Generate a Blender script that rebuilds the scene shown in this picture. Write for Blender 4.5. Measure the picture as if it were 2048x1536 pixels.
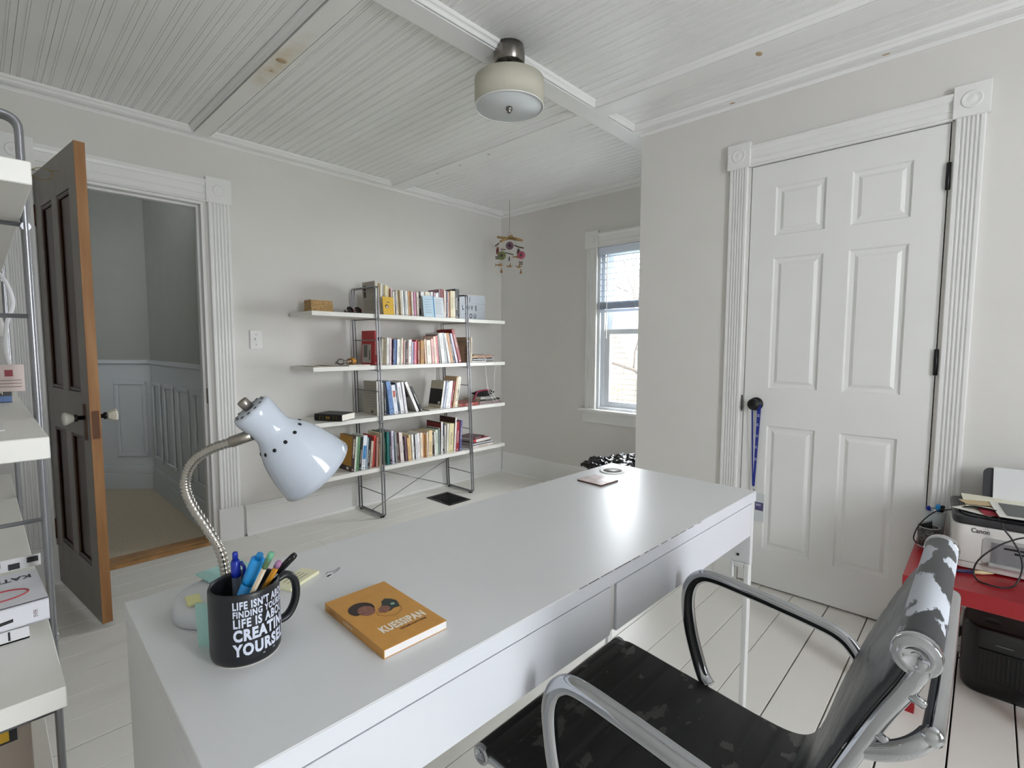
import bpy, bmesh, math, random
from mathutils import Vector, Matrix
random.seed(11)
for o in list(bpy.data.objects): bpy.data.objects.remove(o)
SC = bpy.context.scene
COL = SC.collection
# ------------------------------------------------------------------ camera
cam = bpy.data.cameras.new('camera'); camo = bpy.data.objects.new('camera', cam); COL.objects.link(camo)
cam.sensor_width = 36.0; cam.lens = 1009.2 * 36.0 / 2048.0; cam.clip_start = 0.02; cam.clip_end = 200
FW = Vector((0.72485773, 0.68468626, -0.0760657)); RT = Vector((0.686826, -0.72681665, 0.00275768)); UP = RT.cross(FW)
camo.matrix_world = Matrix(((RT.x, UP.x, -FW.x, -3.3626), (RT.y, UP.y, -FW.y, -3.3156), (RT.z, UP.z, -FW.z, 1.1856), (0, 0, 0, 1)))
SC.camera = camo
# ------------------------------------------------------------------ light: an even overcast sky seen through the room's windows
W = bpy.data.worlds.new('overcast_sky'); SC.world = W; W.use_nodes = True
_bg = W.node_tree.nodes['Background']; _bg.inputs[0].default_value = (0.945, 0.957, 1.0, 1); _bg.inputs[1].default_value = 36.0
SC.view_settings.view_transform = 'Standard'; SC.view_settings.look = 'None'
SC.view_settings.exposure = -0.08; SC.view_settings.gamma = 1.0; SC.view_settings.use_curve_mapping = False
SC.cycles.use_adaptive_sampling = True; SC.cycles.adaptive_threshold = 0.03; SC.cycles.max_bounces = 9; SC.cycles.diffuse_bounces = 7; SC.cycles.glossy_bounces = 5; SC.cycles.transmission_bounces = 6; SC.cycles.transparent_max_bounces = 10
SC.cycles.caustics_reflective = False; SC.cycles.caustics_refractive = False
SC.cycles.sample_clamp_indirect = 8.0
try:
    SC.cycles.use_denoising = True
except Exception: pass
def portal(loc, rot, sx, sy):
    l = bpy.data.lights.new('daylight_portal', 'AREA'); l.shape = 'RECTANGLE'; l.size = sx; l.size_y = sy; l.cycles.is_portal = True
    o = bpy.data.objects.new('daylight_portal', l); COL.objects.link(o); o.location = loc; o.rotation_euler = rot
# ------------------------------------------------------------------ room dimensions (metres; corner of back wall and window wall is the origin)
XL, YD, XC, YC, ZC = -3.64, -5.25, -0.764, -1.849, 2.352
WIN_B = (-1.80, -1.065, 0.685, 1.945)                 # y0,y1,z0,z1 in the window wall x=0
WIN_D = [(-2.98, -2.22, 0.85, 2.08)]   # x0,x1,z0,z1 in the wall behind the camera
portal((0.10, (WIN_B[0]+WIN_B[1])/2, (WIN_B[2]+WIN_B[3])/2), (0, math.radians(90), 0), WIN_B[3]-WIN_B[2], WIN_B[1]-WIN_B[0])
for a, b, c, d in WIN_D: portal(((a+b)/2, YD-0.10, (c+d)/2), (math.radians(90), 0, 0), b-a, d-c)
portal((-3.97, 1.40, 1.55), (0, math.radians(-90), 0), .50, .30)  # daylight through the added hallway window
# ------------------------------------------------------------------ helpers
def lin(c):
    return tuple(v/12.92 if v <= .04045 else ((v+.055)/1.055)**2.4 for v in c)
def hx(s): return lin(tuple(int(s[i:i+2], 16)/255 for i in (0, 2, 4)))
MATS = {}
def mat(name, col, rough=.5, metal=0., bump=0., bscale=60., var=0., vscale=8., coat=0., spec=.5, aniso=None, sheen=0., emit=None):
    """principled material, with procedural colour variation and fine relief"""
    if name in MATS: return MATS[name]
    if isinstance(col, str): col = hx(col)
    m = bpy.data.materials.new(name); m.use_nodes = True; nt = m.node_tree; b = nt.nodes['Principled BSDF']
    b.inputs['Base Color'].default_value = (*col, 1); b.inputs['Roughness'].default_value = rough; b.inputs['Metallic'].default_value = metal
    b.inputs['Specular IOR Level'].default_value = spec; b.inputs['Coat Weight'].default_value = coat
    tc = nt.nodes.new('ShaderNodeTexCoord')
    if var:
        n = nt.nodes.new('ShaderNodeTexNoise'); n.inputs['Scale'].default_value = vscale; n.inputs['Detail'].default_value = 4
        r = nt.nodes.new('ShaderNodeValToRGB'); r.color_ramp.elements[0].position = .3; r.color_ramp.elements[1].position = .7
        r.color_ramp.elements[0].color = (*[c*(1-var) for c in col], 1); r.color_ramp.elements[1].color = (*[min(1, c*(1+var*.6)) for c in col], 1)
        nt.links.new(tc.outputs['Object'], n.inputs['Vector']); nt.links.new(n.outputs[0], r.inputs[0]); nt.links.new(r.outputs[0], b.inputs['Base Color'])
    if bump:
        n = nt.nodes.new('ShaderNodeTexNoise'); n.inputs['Scale'].default_value = bscale; n.inputs['Detail'].default_value = 3
        bp = nt.nodes.new('ShaderNodeBump'); bp.inputs['Strength'].default_value = bump; bp.inputs['Distance'].default_value = .002
        nt.links.new(tc.outputs['Object'], n.inputs['Vector']); nt.links.new(n.outputs[0], bp.inputs['Height']); nt.links.new(bp.outputs[0], b.inputs['Normal'])
    MATS[name] = m; return m
def two_tone(name, c1, c2, scale, thr, r1, r2, soft=.02, detail=5, stretch=(1, 1, 1), bump=0., metal=0.):
    """patches of one surface worn through to another (noise mask with a shape of its own)"""
    c1 = hx(c1) if isinstance(c1, str) else c1; c2 = hx(c2) if isinstance(c2, str) else c2
    m = bpy.data.materials.new(name); m.use_nodes = True; nt = m.node_tree; b = nt.nodes['Principled BSDF']
    tc = nt.nodes.new('ShaderNodeTexCoord'); mp = nt.nodes.new('ShaderNodeMapping'); mp.inputs['Scale'].default_value = stretch
    n = nt.nodes.new('ShaderNodeTexNoise'); n.inputs['Scale'].default_value = scale; n.inputs['Detail'].default_value = detail; n.inputs['Roughness'].default_value = .55
    r = nt.nodes.new('ShaderNodeValToRGB'); r.color_ramp.elements[0].position = thr-soft; r.color_ramp.elements[1].position = thr+soft
    mx = nt.nodes.new('ShaderNodeMix'); mx.data_type = 'RGBA'; mx.inputs[6].default_value = (*c1, 1); mx.inputs[7].default_value = (*c2, 1)
    mr = nt.nodes.new('ShaderNodeMix'); mr.inputs[2].default_value = r1; mr.inputs[3].default_value = r2
    L = nt.links.new
    L(tc.outputs['Object'], mp.inputs[0]); L(mp.outputs[0], n.inputs['Vector']); L(n.outputs[0], r.inputs[0]); L(r.outputs[0], mx.inputs[0]); L(r.outputs[0], mr.inputs[0])
    L(mx.outputs[2], b.inputs['Base Color']); L(mr.outputs[0], b.inputs['Roughness']); b.inputs['Metallic'].default_value = metal
    if bump:
        bp = nt.nodes.new('ShaderNodeBump'); bp.inputs['Strength'].default_value = bump; bp.inputs['Distance'].default_value = .002
        L(r.outputs[0], bp.inputs['Height']); L(bp.outputs[0], b.inputs['Normal'])
    MATS[name] = m; return m
class MB:
    """collects shapes that become ONE mesh object"""
    def __init__(s): s.v = []; s.f = []; s.sm = []
    def add(s, v, f, sm=False):
        o = len(s.v); s.v += [tuple(q) for q in v]; s.f += [tuple(i+o for i in g) for g in f]; s.sm += [sm]*len(f); return s
    def box(s, x0, x1, y0, y1, z0, z1):
        x0, x1 = min(x0, x1), max(x0, x1); y0, y1 = min(y0, y1), max(y0, y1); z0, z1 = min(z0, z1), max(z0, z1)
        return s.add([(x0,y0,z0),(x1,y0,z0),(x1,y1,z0),(x0,y1,z0),(x0,y0,z1),(x1,y0,z1),(x1,y1,z1),(x0,y1,z1)],
                     [(0,3,2,1),(4,5,6,7),(0,1,5,4),(1,2,6,5),(2,3,7,6),(3,0,4,7)])
    def hexa(s, p):   # 8 corners, bottom four then top four
        return s.add(p, [(0,3,2,1),(4,5,6,7),(0,1,5,4),(1,2,6,5),(2,3,7,6),(3,0,4,7)])
    def prism(s, poly, fn, a0, a1, sm=False):
        """poly: 2-D outline, fn(u,v,a) -> point; closed ends"""
        n = len(poly); v = [fn(u, w, a0) for u, w in poly]+[fn(u, w, a1) for u, w in poly]
        f = [(i, (i+1) % n, n+(i+1) % n, n+i) for i in range(n)]
        s.add(v, f, sm); return s.add(v, [tuple(range(n-1, -1, -1)), tuple(range(n, 2*n))])
    def tube(s, pts, r, n=10, closed=False, caps=True, ry=None, up=None):
        P = [Vector(p) for p in pts]; m = len(P); rr = r if isinstance(r, (list, tuple)) else [r]*m
        T = []
        for i in range(m):
            a = P[(i-1) % m] if (closed or i) else P[0]; b = P[(i+1) % m] if (closed or i < m-1) else P[-1]
            T.append((b-a).normalized())
        u = Vector(up) if up else (Vector((0, 0, 1)) if abs(T[0].z) < .9 else Vector((1, 0, 0)))
        u = (u-T[0]*u.dot(T[0])).normalized(); V = []
        for i in range(m):
            u = (u-T[i]*u.dot(T[i])); u = u.normalized() if u.length > 1e-6 else Vector((1, 0, 0)); w = T[i].cross(u)
            for k in range(n):
                a = 2*math.pi*k/n; V.append(P[i]+u*(math.cos(a)*rr[i])+w*(math.sin(a)*(rr[i] if ry is None else ry)))
        F = []
        for i in range(m if closed else m-1):
            j = (i+1) % m
            for k in range(n): F.append((i*n+k, i*n+(k+1) % n, j*n+(k+1) % n, j*n+k))
        s.add(V, F, True)
        if caps and not closed: s.add(V[:n], [tuple(range(n-1, -1, -1))]); s.add(V[-n:], [tuple(range(n))])
        return s
    def lathe(s, prof, org=(0, 0, 0), axis=(0, 0, 1), n=24, sm=True, cap=True):
        """prof: (radius, height) along axis"""
        A = Vector(axis).normalized(); u = Vector((1, 0, 0)) if abs(A.x) < .9 else Vector((0, 1, 0)); u = (u-A*u.dot(A)).normalized(); w = A.cross(u); O = Vector(org)
        V = [O+A*h+(u*math.cos(2*math.pi*k/n)+w*math.sin(2*math.pi*k/n))*r for r, h in prof for k in range(n)]
        F = [(i*n+k, i*n+(k+1) % n, (i+1)*n+(k+1) % n, (i+1)*n+k) for i in range(len(prof)-1) for k in range(n)]
        s.add(V, F, sm)
        if cap:
            if prof[0][0] > 1e-5: s.add(V[:n], [tuple(range(n-1, -1, -1))])
            if prof[-1][0] > 1e-5: s.add(V[-n:], [tuple(range(n))])
        return s
    def ball(s, c, rx, ry=None, rz=None, n=14, m=8):
        ry = ry or rx; rz = rz or rx; V = []; F = []
        for i in range(m+1):
            t = math.pi*i/m
            for k in range(n): V.append((c[0]+rx*math.sin(t)*math.cos(2*math.pi*k/n), c[1]+ry*math.sin(t)*math.sin(2*math.pi*k/n), c[2]-rz*math.cos(t)))
        for i in range(m):
            for k in range(n): F.append((i*n+k, i*n+(k+1) % n, (i+1)*n+(k+1) % n, (i+1)*n+k))
        return s.add(V, F, True)
    def build(s, name, m=None, parent=None, bevel=0., seg=2, loc=None):
        me = bpy.data.meshes.new(name); me.from_pydata(s.v, [], s.f); me.polygons.foreach_set('use_smooth', s.sm)
        if m: me.materials.append(m)
        bm = bmesh.new(); bm.from_mesh(me); bmesh.ops.remove_doubles(bm, verts=bm.verts, dist=1e-6); bmesh.ops.recalc_face_normals(bm, faces=bm.faces); bm.to_mesh(me); bm.free()
        o = bpy.data.objects.new(name, me); COL.objects.link(o)
        if parent: o.parent = parent
        if loc: o.location = loc
        if bevel:
            md = o.modifiers.new('bevel', 'BEVEL'); md.width = bevel; md.segments = seg; md.limit_method = 'ANGLE'; md.angle_limit = math.radians(40)
        return o
def tag(o, label, cat, group=None):
    o['label'] = label; o['category'] = cat
    if group: o['group'] = group
    return o
def thing(name, label, cat, loc=(0, 0, 0), rz=0., group=None):
    o = bpy.data.objects.new(name, None); COL.objects.link(o); o.location = loc; o.rotation_euler = (0, 0, rz); o.empty_display_size = .05
    return tag(o, label, cat, group)
def struct(o, label=None, cat=None):
    o['kind'] = 'structure'
    if label: o['label'] = label
    if cat: o['category'] = cat
    return o
def box(name, m, x0, x1, y0, y1, z0, z1, parent=None, bevel=0., seg=2): return MB().box(x0, x1, y0, y1, z0, z1).build(name, m, parent, bevel, seg)
def share(o, name, parent, loc=(0, 0, 0), rot=(0, 0, 0)):
    c = o.copy(); c.name = name; COL.objects.link(c); c.parent = parent; c.location = loc; c.rotation_euler = rot; return c
def fillet(pts, r, n=6):
    """round the inner corners of a polyline"""
    P = [Vector(p) for p in pts]; out = [P[0]]
    for i in range(1, len(P)-1):
        a = (P[i-1]-P[i]); b = (P[i+1]-P[i]); d = min(r, a.length*.49, b.length*.49); a = P[i]+a.normalized()*d; b = P[i]+b.normalized()*d
        for k in range(n+1):
            t = k/n; out.append(a*(1-t)**2+P[i]*2*t*(1-t)+b*t*t)
    out.append(P[-1]); return out
def smooth_path(pts, n=6):
    """Catmull-Rom through points"""
    P = [Vector(p) for p in pts]; out = []
    for i in range(len(P)-1):
        p0 = P[max(i-1, 0)]; p1 = P[i]; p2 = P[i+1]; p3 = P[min(i+2, len(P)-1)]
        for k in range(n):
            t = k/n; out.append(.5*((2*p1)+(p2-p0)*t+(2*p0-5*p1+4*p2-p3)*t*t+(3*p1-p0-3*p2+p3)*t**3))
    out.append(P[-1]); return out
def text_geo(s, size, bold=0.0, squeeze=1.0, align='LEFT', ext=0.0, space=1.0):
    """lettering as mesh data in the x-y plane: (verts, faces)"""
    c = bpy.data.curves.new('t', 'FONT'); c.body = s; c.size = size; c.offset = bold; c.align_x = align; c.extrude = ext; c.resolution_u = 3; c.space_character = space
    o = bpy.data.objects.new('t', c); COL.objects.link(o)
    me = bpy.data.meshes.new_from_object(o.evaluated_get(bpy.context.evaluated_depsgraph_get()))
    v = [(q.co.x*squeeze, q.co.y, q.co.z) for q in me.vertices]; f = [tuple(p.vertices) for p in me.polygons]
    bpy.data.objects.remove(o); bpy.data.curves.remove(c); bpy.data.meshes.remove(me); return v, f
def lettering(name, s, size, fn, m, parent, **k):
    v, f = text_geo(s, size, **k); return MB().add([fn(*q) for q in v], f).build(name, m, parent)
# ------------------------------------------------------------------ materials of the room
M_WALL = mat('warm_white_wall_paint', 'd8d6d2', .75, bump=.25, bscale=220, var=.03, vscale=2)
M_TRIM = mat('white_gloss_trim_paint', 'e4e4e2', .38, var=.02, vscale=5)
M_CEIL = mat('white_ceiling_paint', 'ebebea', .36, bump=.05, bscale=90, var=.03, vscale=3)
M_FLOOR = two_tone('white_painted_floorboards', 'e2e0da', 'cdc9bf', 2.2, .72, .42, .55, soft=.12, detail=8, stretch=(.5, 3, 1))
M_GAP = mat('dark_floor_gap', '1b1918', .9)
M_DOORW = mat('white_door_paint', 'e3e3e1', .4, bump=.06, bscale=90, var=.02, vscale=4)
M_HALL = mat('grey_green_hall_paint', 'a3a69f', .8, var=.03)
M_WAIN = mat('pale_blue_grey_wainscot_paint', 'ced3d5', .5)
M_CARPET = mat('beige_hall_carpet', 'cdc0aa', .95, bump=1., bscale=400, var=.12, vscale=120)
M_OAK = mat('varnished_oak_threshold', 'a67c4c', .4, var=.25, vscale=14)
M_BLACKM = mat('matt_black_metal', '0d0d0e', .38, metal=.2)
M_PLASTIC_W = mat('white_plastic', 'e2e2e0', .35)
M_KNOT = mat('amber_wood_knot', 'b99f7d', .5, var=.25, vscale=60)
# ------------------------------------------------------------------ floor: painted planks running along the back wall
fl = struct(box('floor', M_GAP, XL-.1, .1, YD-.1, .135, -.06, -.022), 'white painted plank floor', 'floor')
cr = [-.02, -.115, -.26, -.405, -.55, -.695, -.835, -.98, -1.125, -1.27, -1.416, -1.56, -1.703, -1.846, -1.985, -2.125, -2.265, -2.409, -2.553, -2.697, -2.842, -2.989, -3.14, -3.289, -3.439, -3.59, -3.74, -3.89, -4.04, -4.19, -4.335, -4.48, -4.625, -4.77, -4.915, -5.06, YD]
for i in range(len(cr)-1):
    gw = lambda y: .0050 if abs(y+.98) < .01 or abs(y+1.416) < .01 else .0014 if y > -2.2 else .0046 if round(y*1000) % 3 else .0026
    g, g2 = gw(cr[i]), gw(cr[i+1])
    cuts = [XL] + ([] if i % 3 else [-2.2+random.uniform(-.8, .9)]) + [.0]
    for a, b in zip(cuts[:-1], cuts[1:]):
        dz = random.uniform(-.0004, .0003)
        box('plank', M_FLOOR, a+.0008, b-.0008, cr[i+1]+g2/2, cr[i]-g/2, -.021, dz, fl, .0012, 1)
# ------------------------------------------------------------------ walls
def wall(name, boxes, m=M_WALL):
    b = MB()
    for q in boxes: b.box(*q)
    return struct(b.build(name, m))
ZT = 2.46
wall('wall_back', [(XL-.12, -3.13, 0, .13, -.06, ZT), (-2.44, .12, 0, .13, -.06, ZT), (-3.13, -2.44, 0, .13, 2.0, ZT)])
y0, y1, z0, z1 = WIN_B
wall('wall_window', [(0, .14, YC-.1, y0, -.06, ZT), (0, .14, y1, 0, -.06, ZT), (0, .14, y0, y1, -.06, z0), (0, .14, y0, y1, z1, ZT)])
DY0, DY1, DH = -3.165, -2.438, 2.042      # white closet door opening
wall('wall_closet', [(XC, XC+.1, DY1, YC, -.06, ZT), (XC, XC+.1, YD, DY0, -.06, ZT), (XC, XC+.1, DY0, DY1, DH, ZT), (XC+.1, .0, YC-.1, YC, -.06, ZT)])
wall('wall_left', [(XL-.12, XL, YD-.12, 0, -.06, ZT)])
wd = []; xs = XL
for a, b, c, d in WIN_D:
    wd += [(xs, a, YD-.12, YD, -.06, ZT), (a, b, YD-.12, YD, -.06, c), (a, b, YD-.12, YD, d, ZT)]; xs = b
wd.append((xs, XC+.1, YD-.12, YD, -.06, ZT)); wall('wall_front', wd)
# hinge gap behind the closet door
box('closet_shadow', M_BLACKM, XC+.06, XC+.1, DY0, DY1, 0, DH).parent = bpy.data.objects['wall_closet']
# ------------------------------------------------------------------ ceiling: beadboard planks with flat boards and mouldings
ce = struct(box('ceiling', M_CEIL, XL-.1, .1, YD-.1, .1, ZC+.046, ZC+.11), 'white beadboard ceiling with flat boards', 'ceiling')
ZP = ZC+.030
def bead_poly(w):
    p = [(0.0006, .014), (0.0006, 0), ]
    for c in (w*.25, w*.75):
        p += [(c-.0062, 0), (c-.0056, .0027), (c-.0032, .0027), (c-.0024, 0.0006), (c, .0), (c+.0024, .0006), (c+.0032, .0027), (c+.0056, .0027), (c+.0062, 0)]
    return p+[(w-.0006, 0), (w-.0006, .014)]
PW = .103; xk = -.004
pl0 = None; k = 0
while xk-PW > XL-.02:
    if pl0 is None:
        pl0 = MB().prism(bead_poly(PW), lambda u, w, a: (u, a, w), YD+.01, -.004).build('ceiling_plank', M_CEIL, ce); pl0.location = (xk-PW, 0, ZP)
    else: share(pl0, 'ceiling_plank', ce, (xk-PW, 0, ZP))
    xk -= PW
def mould(name, p, q, inward, m=M_CEIL, w=.024, h=.020):
    """cove moulding from p to q along the edge of a flat board; inward = 2-D direction into the panel"""
    P = Vector((*p, 0)); Q = Vector((*q, 0)); D = (Q-P).normalized(); N = Vector((*inward, 0))
    prof = [(.0050, .014), (.0050, .005), (.0065, .0035), (.009, .0050), (.0115, .008), (.014, .013), (.018, .0165), (.023, .018), (.026, .021), (.029, .026), (.029, .0297), (.0050, .0297)]
    L = (Q-P).length
    return MB().prism(prof, lambda u, v, a: (P.x+D.x*a+N.x*u, P.y+D.y*a+N.y*u, ZC+v), 0, L).build(name, m, ce)
XA, XB, XCc, XD, Y1, Y2, PB = -2.477, -2.402, -1.199, -1.09, -1.729, -1.826, -.05
bt = .012
def board(x0, x1, y0, y1, z=ZC): return box('ceiling_board', M_CEIL, x0, x1, y0, y1, z, ZP-.0005, ce, .0012, 1)
board(XL, 0, PB, 0); board(XL, 0, Y2, Y1); BY1 = board(XA, XB, Y1, PB); board(XCc, XD, Y1, PB); board(XA, XB, YD, Y2); board(XCc, XD, YD, Y2)
board(-.821, XC, YD, Y2); board(-.03, 0, Y1, PB); board(XL, XL+.05, YD, Y2); board(XL, XL+.05, Y1, PB); board(XL, XC, YD, YD+.05)
cells = [(XL+.05, XA, Y1, PB), (XB, XCc, Y1, PB), (XD, -.03, Y1, PB), (XL+.05, XA, YD+.05, Y2), (XB, XCc, YD+.05, Y2), (XD, -.821, YD+.05, Y2)]
for a, b, c, d in cells:
    mould('ceiling_moulding', (a, c), (a, d), (1, 0)); mould('ceiling_moulding', (b, c), (b, d), (-1, 0)); mould('ceiling_moulding', (a, c), (b, c), (0, 1)); mould('ceiling_moulding', (a, d), (b, d), (0, -1))
def crown(p, q, n):
    P = Vector(p); D = (Vector(q)-P).normalized(); L = (Vector(q)-P).length; r = .013
    prof = [(0, 0), (0, -r), (r*.3, -r), (r*.5, -r*.6), (r*.8, -r*.4), (r, -r*.25), (r, 0)]
    MB().prism(prof, lambda u, v, a: (P.x+D.x*a+n[0]*u, P.y+D.y*a+n[1]*u, ZC+.0005+v), 0, L).build('crown_trim', M_CEIL, ce)
crown((XL, 0), (0, 0), (0, -1)); crown((0, 0), (0, YC), (-1, 0)); crown((XC, YC+.0), (XC, YD), (-1, 0)); crown((XC-.013, YC), (0, YC), (0, 1)); crown((XL, 0), (XL, YD), (1, 0))
def knot(x, y, rx, ry, m=M_KNOT, z=ZC):
    o = MB().lathe([(.0, -.0012), (.55, -.0012), (1., -.0004), (1.02, .0002)], n=18).build('wood_knot', m, ce); o.scale = (rx, ry, 1); o.location = (x, y, z-.0001)
knot(-2.437, -1.13, .021, .018); knot(-2.435, -1.02, .007, .006); knot(-1.15, -2.58, .018, .012); knot(-.80, -2.35, .008, .012); knot(-.80, -2.95, .006, .014)
knot(-1.145, -.75, .006, .010, mat('grey_nail_fill', 'aba69c', .5)); knot(-1.145, -1.02, .006, .012, MATS['grey_nail_fill']); knot(-1.145, -.52, .005, .008, MATS['grey_nail_fill'])
def stain_mat():
    m = bpy.data.materials.new('ceiling_paint_with_tannin_stain'); m.use_nodes = True; nt = m.node_tree; b = nt.nodes['Principled BSDF']; L = nt.links.new; b.inputs['Roughness'].default_value = .38
    tc = nt.nodes.new('ShaderNodeTexCoord'); mp = nt.nodes.new('ShaderNodeMapping'); mp.inputs['Location'].default_value = (2.437/.075, 1.08/.42, -ZC/.3); mp.inputs['Scale'].default_value = (1/.075, 1/.42, 1/.3)
    g = nt.nodes.new('ShaderNodeTexGradient'); g.gradient_type = 'SPHERICAL'; n = nt.nodes.new('ShaderNodeTexNoise'); n.inputs['Scale'].default_value = 14; n.inputs['Detail'].default_value = 5
    k = nt.nodes.new('ShaderNodeMath'); k.operation = 'MULTIPLY'; r = nt.nodes.new('ShaderNodeValToRGB'); r.color_ramp.elements[0].position = .10; r.color_ramp.elements[1].position = .5; r.color_ramp.elements[0].color = (*hx('ebebe9'), 1); r.color_ramp.elements[1].color = (*hx('d6cbb2'), 1)
    L(tc.outputs['Object'], mp.inputs[0]); L(mp.outputs[0], g.inputs[0]); L(tc.outputs['Object'], n.inputs[0]); L(g.outputs[1], k.inputs[0]); L(n.outputs[0], k.inputs[1]); L(k.outputs[0], r.inputs[0]); L(r.outputs[0], b.inputs['Base Color']); return m
BY1.data.materials[0] = stain_mat()
# ------------------------------------------------------------------ baseboards, casings
def bbprof(h=.19, t=.018): return [(0, 0), (t+.012, 0), (t+.012, .008), (t+.008, .018), (t, .022), (t, h-.035), (t-.004, h-.03), (t-.004, h-.016), (t-.010, h-.008), (t-.012, h), (0, h)]
def baseboard(name, p, q, n, h=.19):
    P = Vector(p); D = (Vector(q)-P).normalized(); L = (Vector(q)-P).length
    return struct(MB().prism(bbprof(h), lambda u, v, a: (P.x+D.x*a+n[0]*u, P.y+D.y*a+n[1]*u, v), 0, L).build(name, M_TRIM))
baseboard('baseboard_back', (-2.268, -.0005), (-.0005, -.0005), (0, -1))
baseboard('baseboard_window', (-.0005, -.03), (-.0005, YC+.0005), (-1, 0))
baseboard('baseboard_closet', (XC-.0005, -2.335), (XC-.0005, YC), (-1, 0)); baseboard('baseboard_closet', (XC-.0005, YD+.03), (XC-.0005, -3.26), (-1, 0))
baseboard('baseboard_closet_side', (XC, YC+.0005), (-.03, YC+.0005), (0, 1))
baseboard('baseboard_left', (XL+.0005, -.03), (XL+.0005, YD+.03), (1, 0)); baseboard('baseboard_front', (XL+.03, YD+.0005), (XC-.03, YD+.0005), (0, 1))
baseboard('baseboard_back', (XL, -.0005), (-3.275, -.0005), (0, -1))
def flute_prof(w, t=.018, n=5):
    p = [(0, 0), (0, t-.004), (.004, t)]; g = (w-.024)/n
    for i in range(n):
        a = .012+g*i; p += [(a+.002, t), (a+g*.28, t-.005), (a+g*.5, t-.0065), (a+g*.72, t-.005), (a+g-.002, t)]
    return p+[(w-.004, t), (w, t-.004), (w, 0)]
def casing(name, label, o3, u3, n3, width_in, zbot, ztop, wc=.1, plinth=True, sides=(1, 1), label_cat='trim'):
    """casing round an opening: o3 = wall point at the opening's left edge (seen from the room), u3 along the wall, n3 out of it"""
    O = Vector(o3); U = Vector(u3); N = Vector(n3)
    t = thing(name, label, 'trim', O); struct(t); P = lambda a, b, c: (U.x*a+N.x*b, U.y*a+N.y*b, c)
    pt = .20 if plinth else zbot; rev = .012
    for sgn, on in ((0, sides[0]), (1, sides[1])):
        if not on: continue
        a0 = -wc+rev*0 if sgn == 0 else width_in
        MB().prism(flute_prof(wc-.008), lambda u, v, a: P(a0+.004+u, v, a), pt, ztop).build('fluted_casing', M_TRIM, t)
        b = MB().hexa([P(a0-.006, .0, ztop), P(a0+wc+.006, .0, ztop), P(a0+wc+.006, .026, ztop), P(a0-.006, .026, ztop), P(a0-.006, .0, ztop+wc+.022), P(a0+wc+.006, .0, ztop+wc+.022), P(a0+wc+.006, .026, ztop+wc+.022), P(a0-.006, .026, ztop+wc+.022)])
        cb = b.build('corner_block', M_TRIM, t, .002, 1)
        MB().lathe([(.032, 0), (.032, .002), (.027, .0035), (.023, .0008), (.014, .001), (.010, .0028), (0, .0035)], P(a0+wc/2, .0255, ztop+wc/2+.011), N, 24).build('rosette', M_TRIM, cb)
        if plinth:
            MB().hexa([P(a0-.006, 0, 0), P(a0+wc+.006, 0, 0), P(a0+wc+.006, .024, 0), P(a0-.006, .024, 0), P(a0-.006, 0, pt), P(a0+wc+.006, 0, pt), P(a0+wc+.006, .024, pt), P(a0-.006, .024, pt)]).build('plinth_block', M_TRIM, t, .002, 1)
    hp = [(0, 0), (.016, 0), (.019, .006), (.014, .012), (.014, wc*.34), (.017, wc*.36), (.017, wc*.40), (.014, wc*.42), (.014, wc*.72), (.018, wc*.75), (.021, wc*.86), (.024, wc*.9), (.024, wc), (0, wc)]
    MB().prism(hp, lambda u, v, a: P(a, u, ztop+v), 0 if sides[0] else -wc, width_in if sides[1] else width_in+.045).build('head_casing', M_TRIM, t)
    return t
casing('trim_1', 'white fluted door casing with corner blocks around the hallway doorway', (-3.137, -.0006, 0), (1, 0, 0), (0, -1, 0), .723, 0, 2.0, .122)
casing('trim_2', 'white fluted casing with corner blocks around the white closet door', (XC-.0006, DY1+.006, 0), (0, -1, 0), (-1, 0, 0), .739, 0, DH-.002, .094)
casing('trim_3', 'white fluted window casing with corner block', (-.0006, WIN_B[1], 0), (0, -1, 0), (-1, 0, 0), WIN_B[1]-WIN_B[0], WIN_B[2], 1.945, .108, plinth=False, sides=(1, 0))
# ------------------------------------------------------------------ hallway doorway: jambs, threshold, hall
jb = struct(thing('trim_4', 'white jamb lining of the hallway doorway', 'trim', (0, 0, 0)))
box('jamb', M_TRIM, -3.142, -3.126, -.001, .131, 0, 2.0, jb, .001); box('jamb', M_TRIM, -2.444, -2.428, -.001, .131, 0, 2.0, jb, .001); box('head_jamb', M_TRIM, -3.126, -2.444, -.001, .131, 1.985, 2.0, jb, .001)
box('door_stop', M_TRIM, -2.456, -2.444, .045, .085, 0, 1.985, jb, .001); box('door_stop', M_TRIM, -3.126, -3.114, .045, .085, 0, 1.985, jb, .001); box('door_stop', M_TRIM, -3.114, -2.456, .045, .085, 1.973, 1.985, jb, .001)
box('strike_plate', mat('aged_brass', '5d4a30', .45, metal=.8), -2.4445, -2.4425, .008, .034, .84, .93, jb)
struct(MB().prism([(0, 0), (0, .006), (.012, .014), (.045, .016), (.05, .012), (.055, .016), (.13, .016), (.142, .006), (.142, 0)], lambda u, v, a: (a, -.02+u*1.12, v), -3.140, -2.430).build('trim_5', M_OAK), 'varnished oak threshold in the hallway doorway', 'threshold')
HX0, HX1, HYk = -3.5, -2.40, 1.60
struct(MB().box(-4.0, -2.2, .131, 3.3, -.06, .004).build('floor_hall', M_CARPET), 'beige carpet in the hallway', 'floor')
wall('wall_hall_right', [(HX1, HX1+.1, .131, HYk+.06, 0, 2.5)], M_HALL)
def hallpt(a, b, z): # along the angled far wall (a metres from the corner), b out of it towards the room
    s = .70710678; return (-2.383-a*s-b*s, 1.62+a*s-b*s, z)
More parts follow.
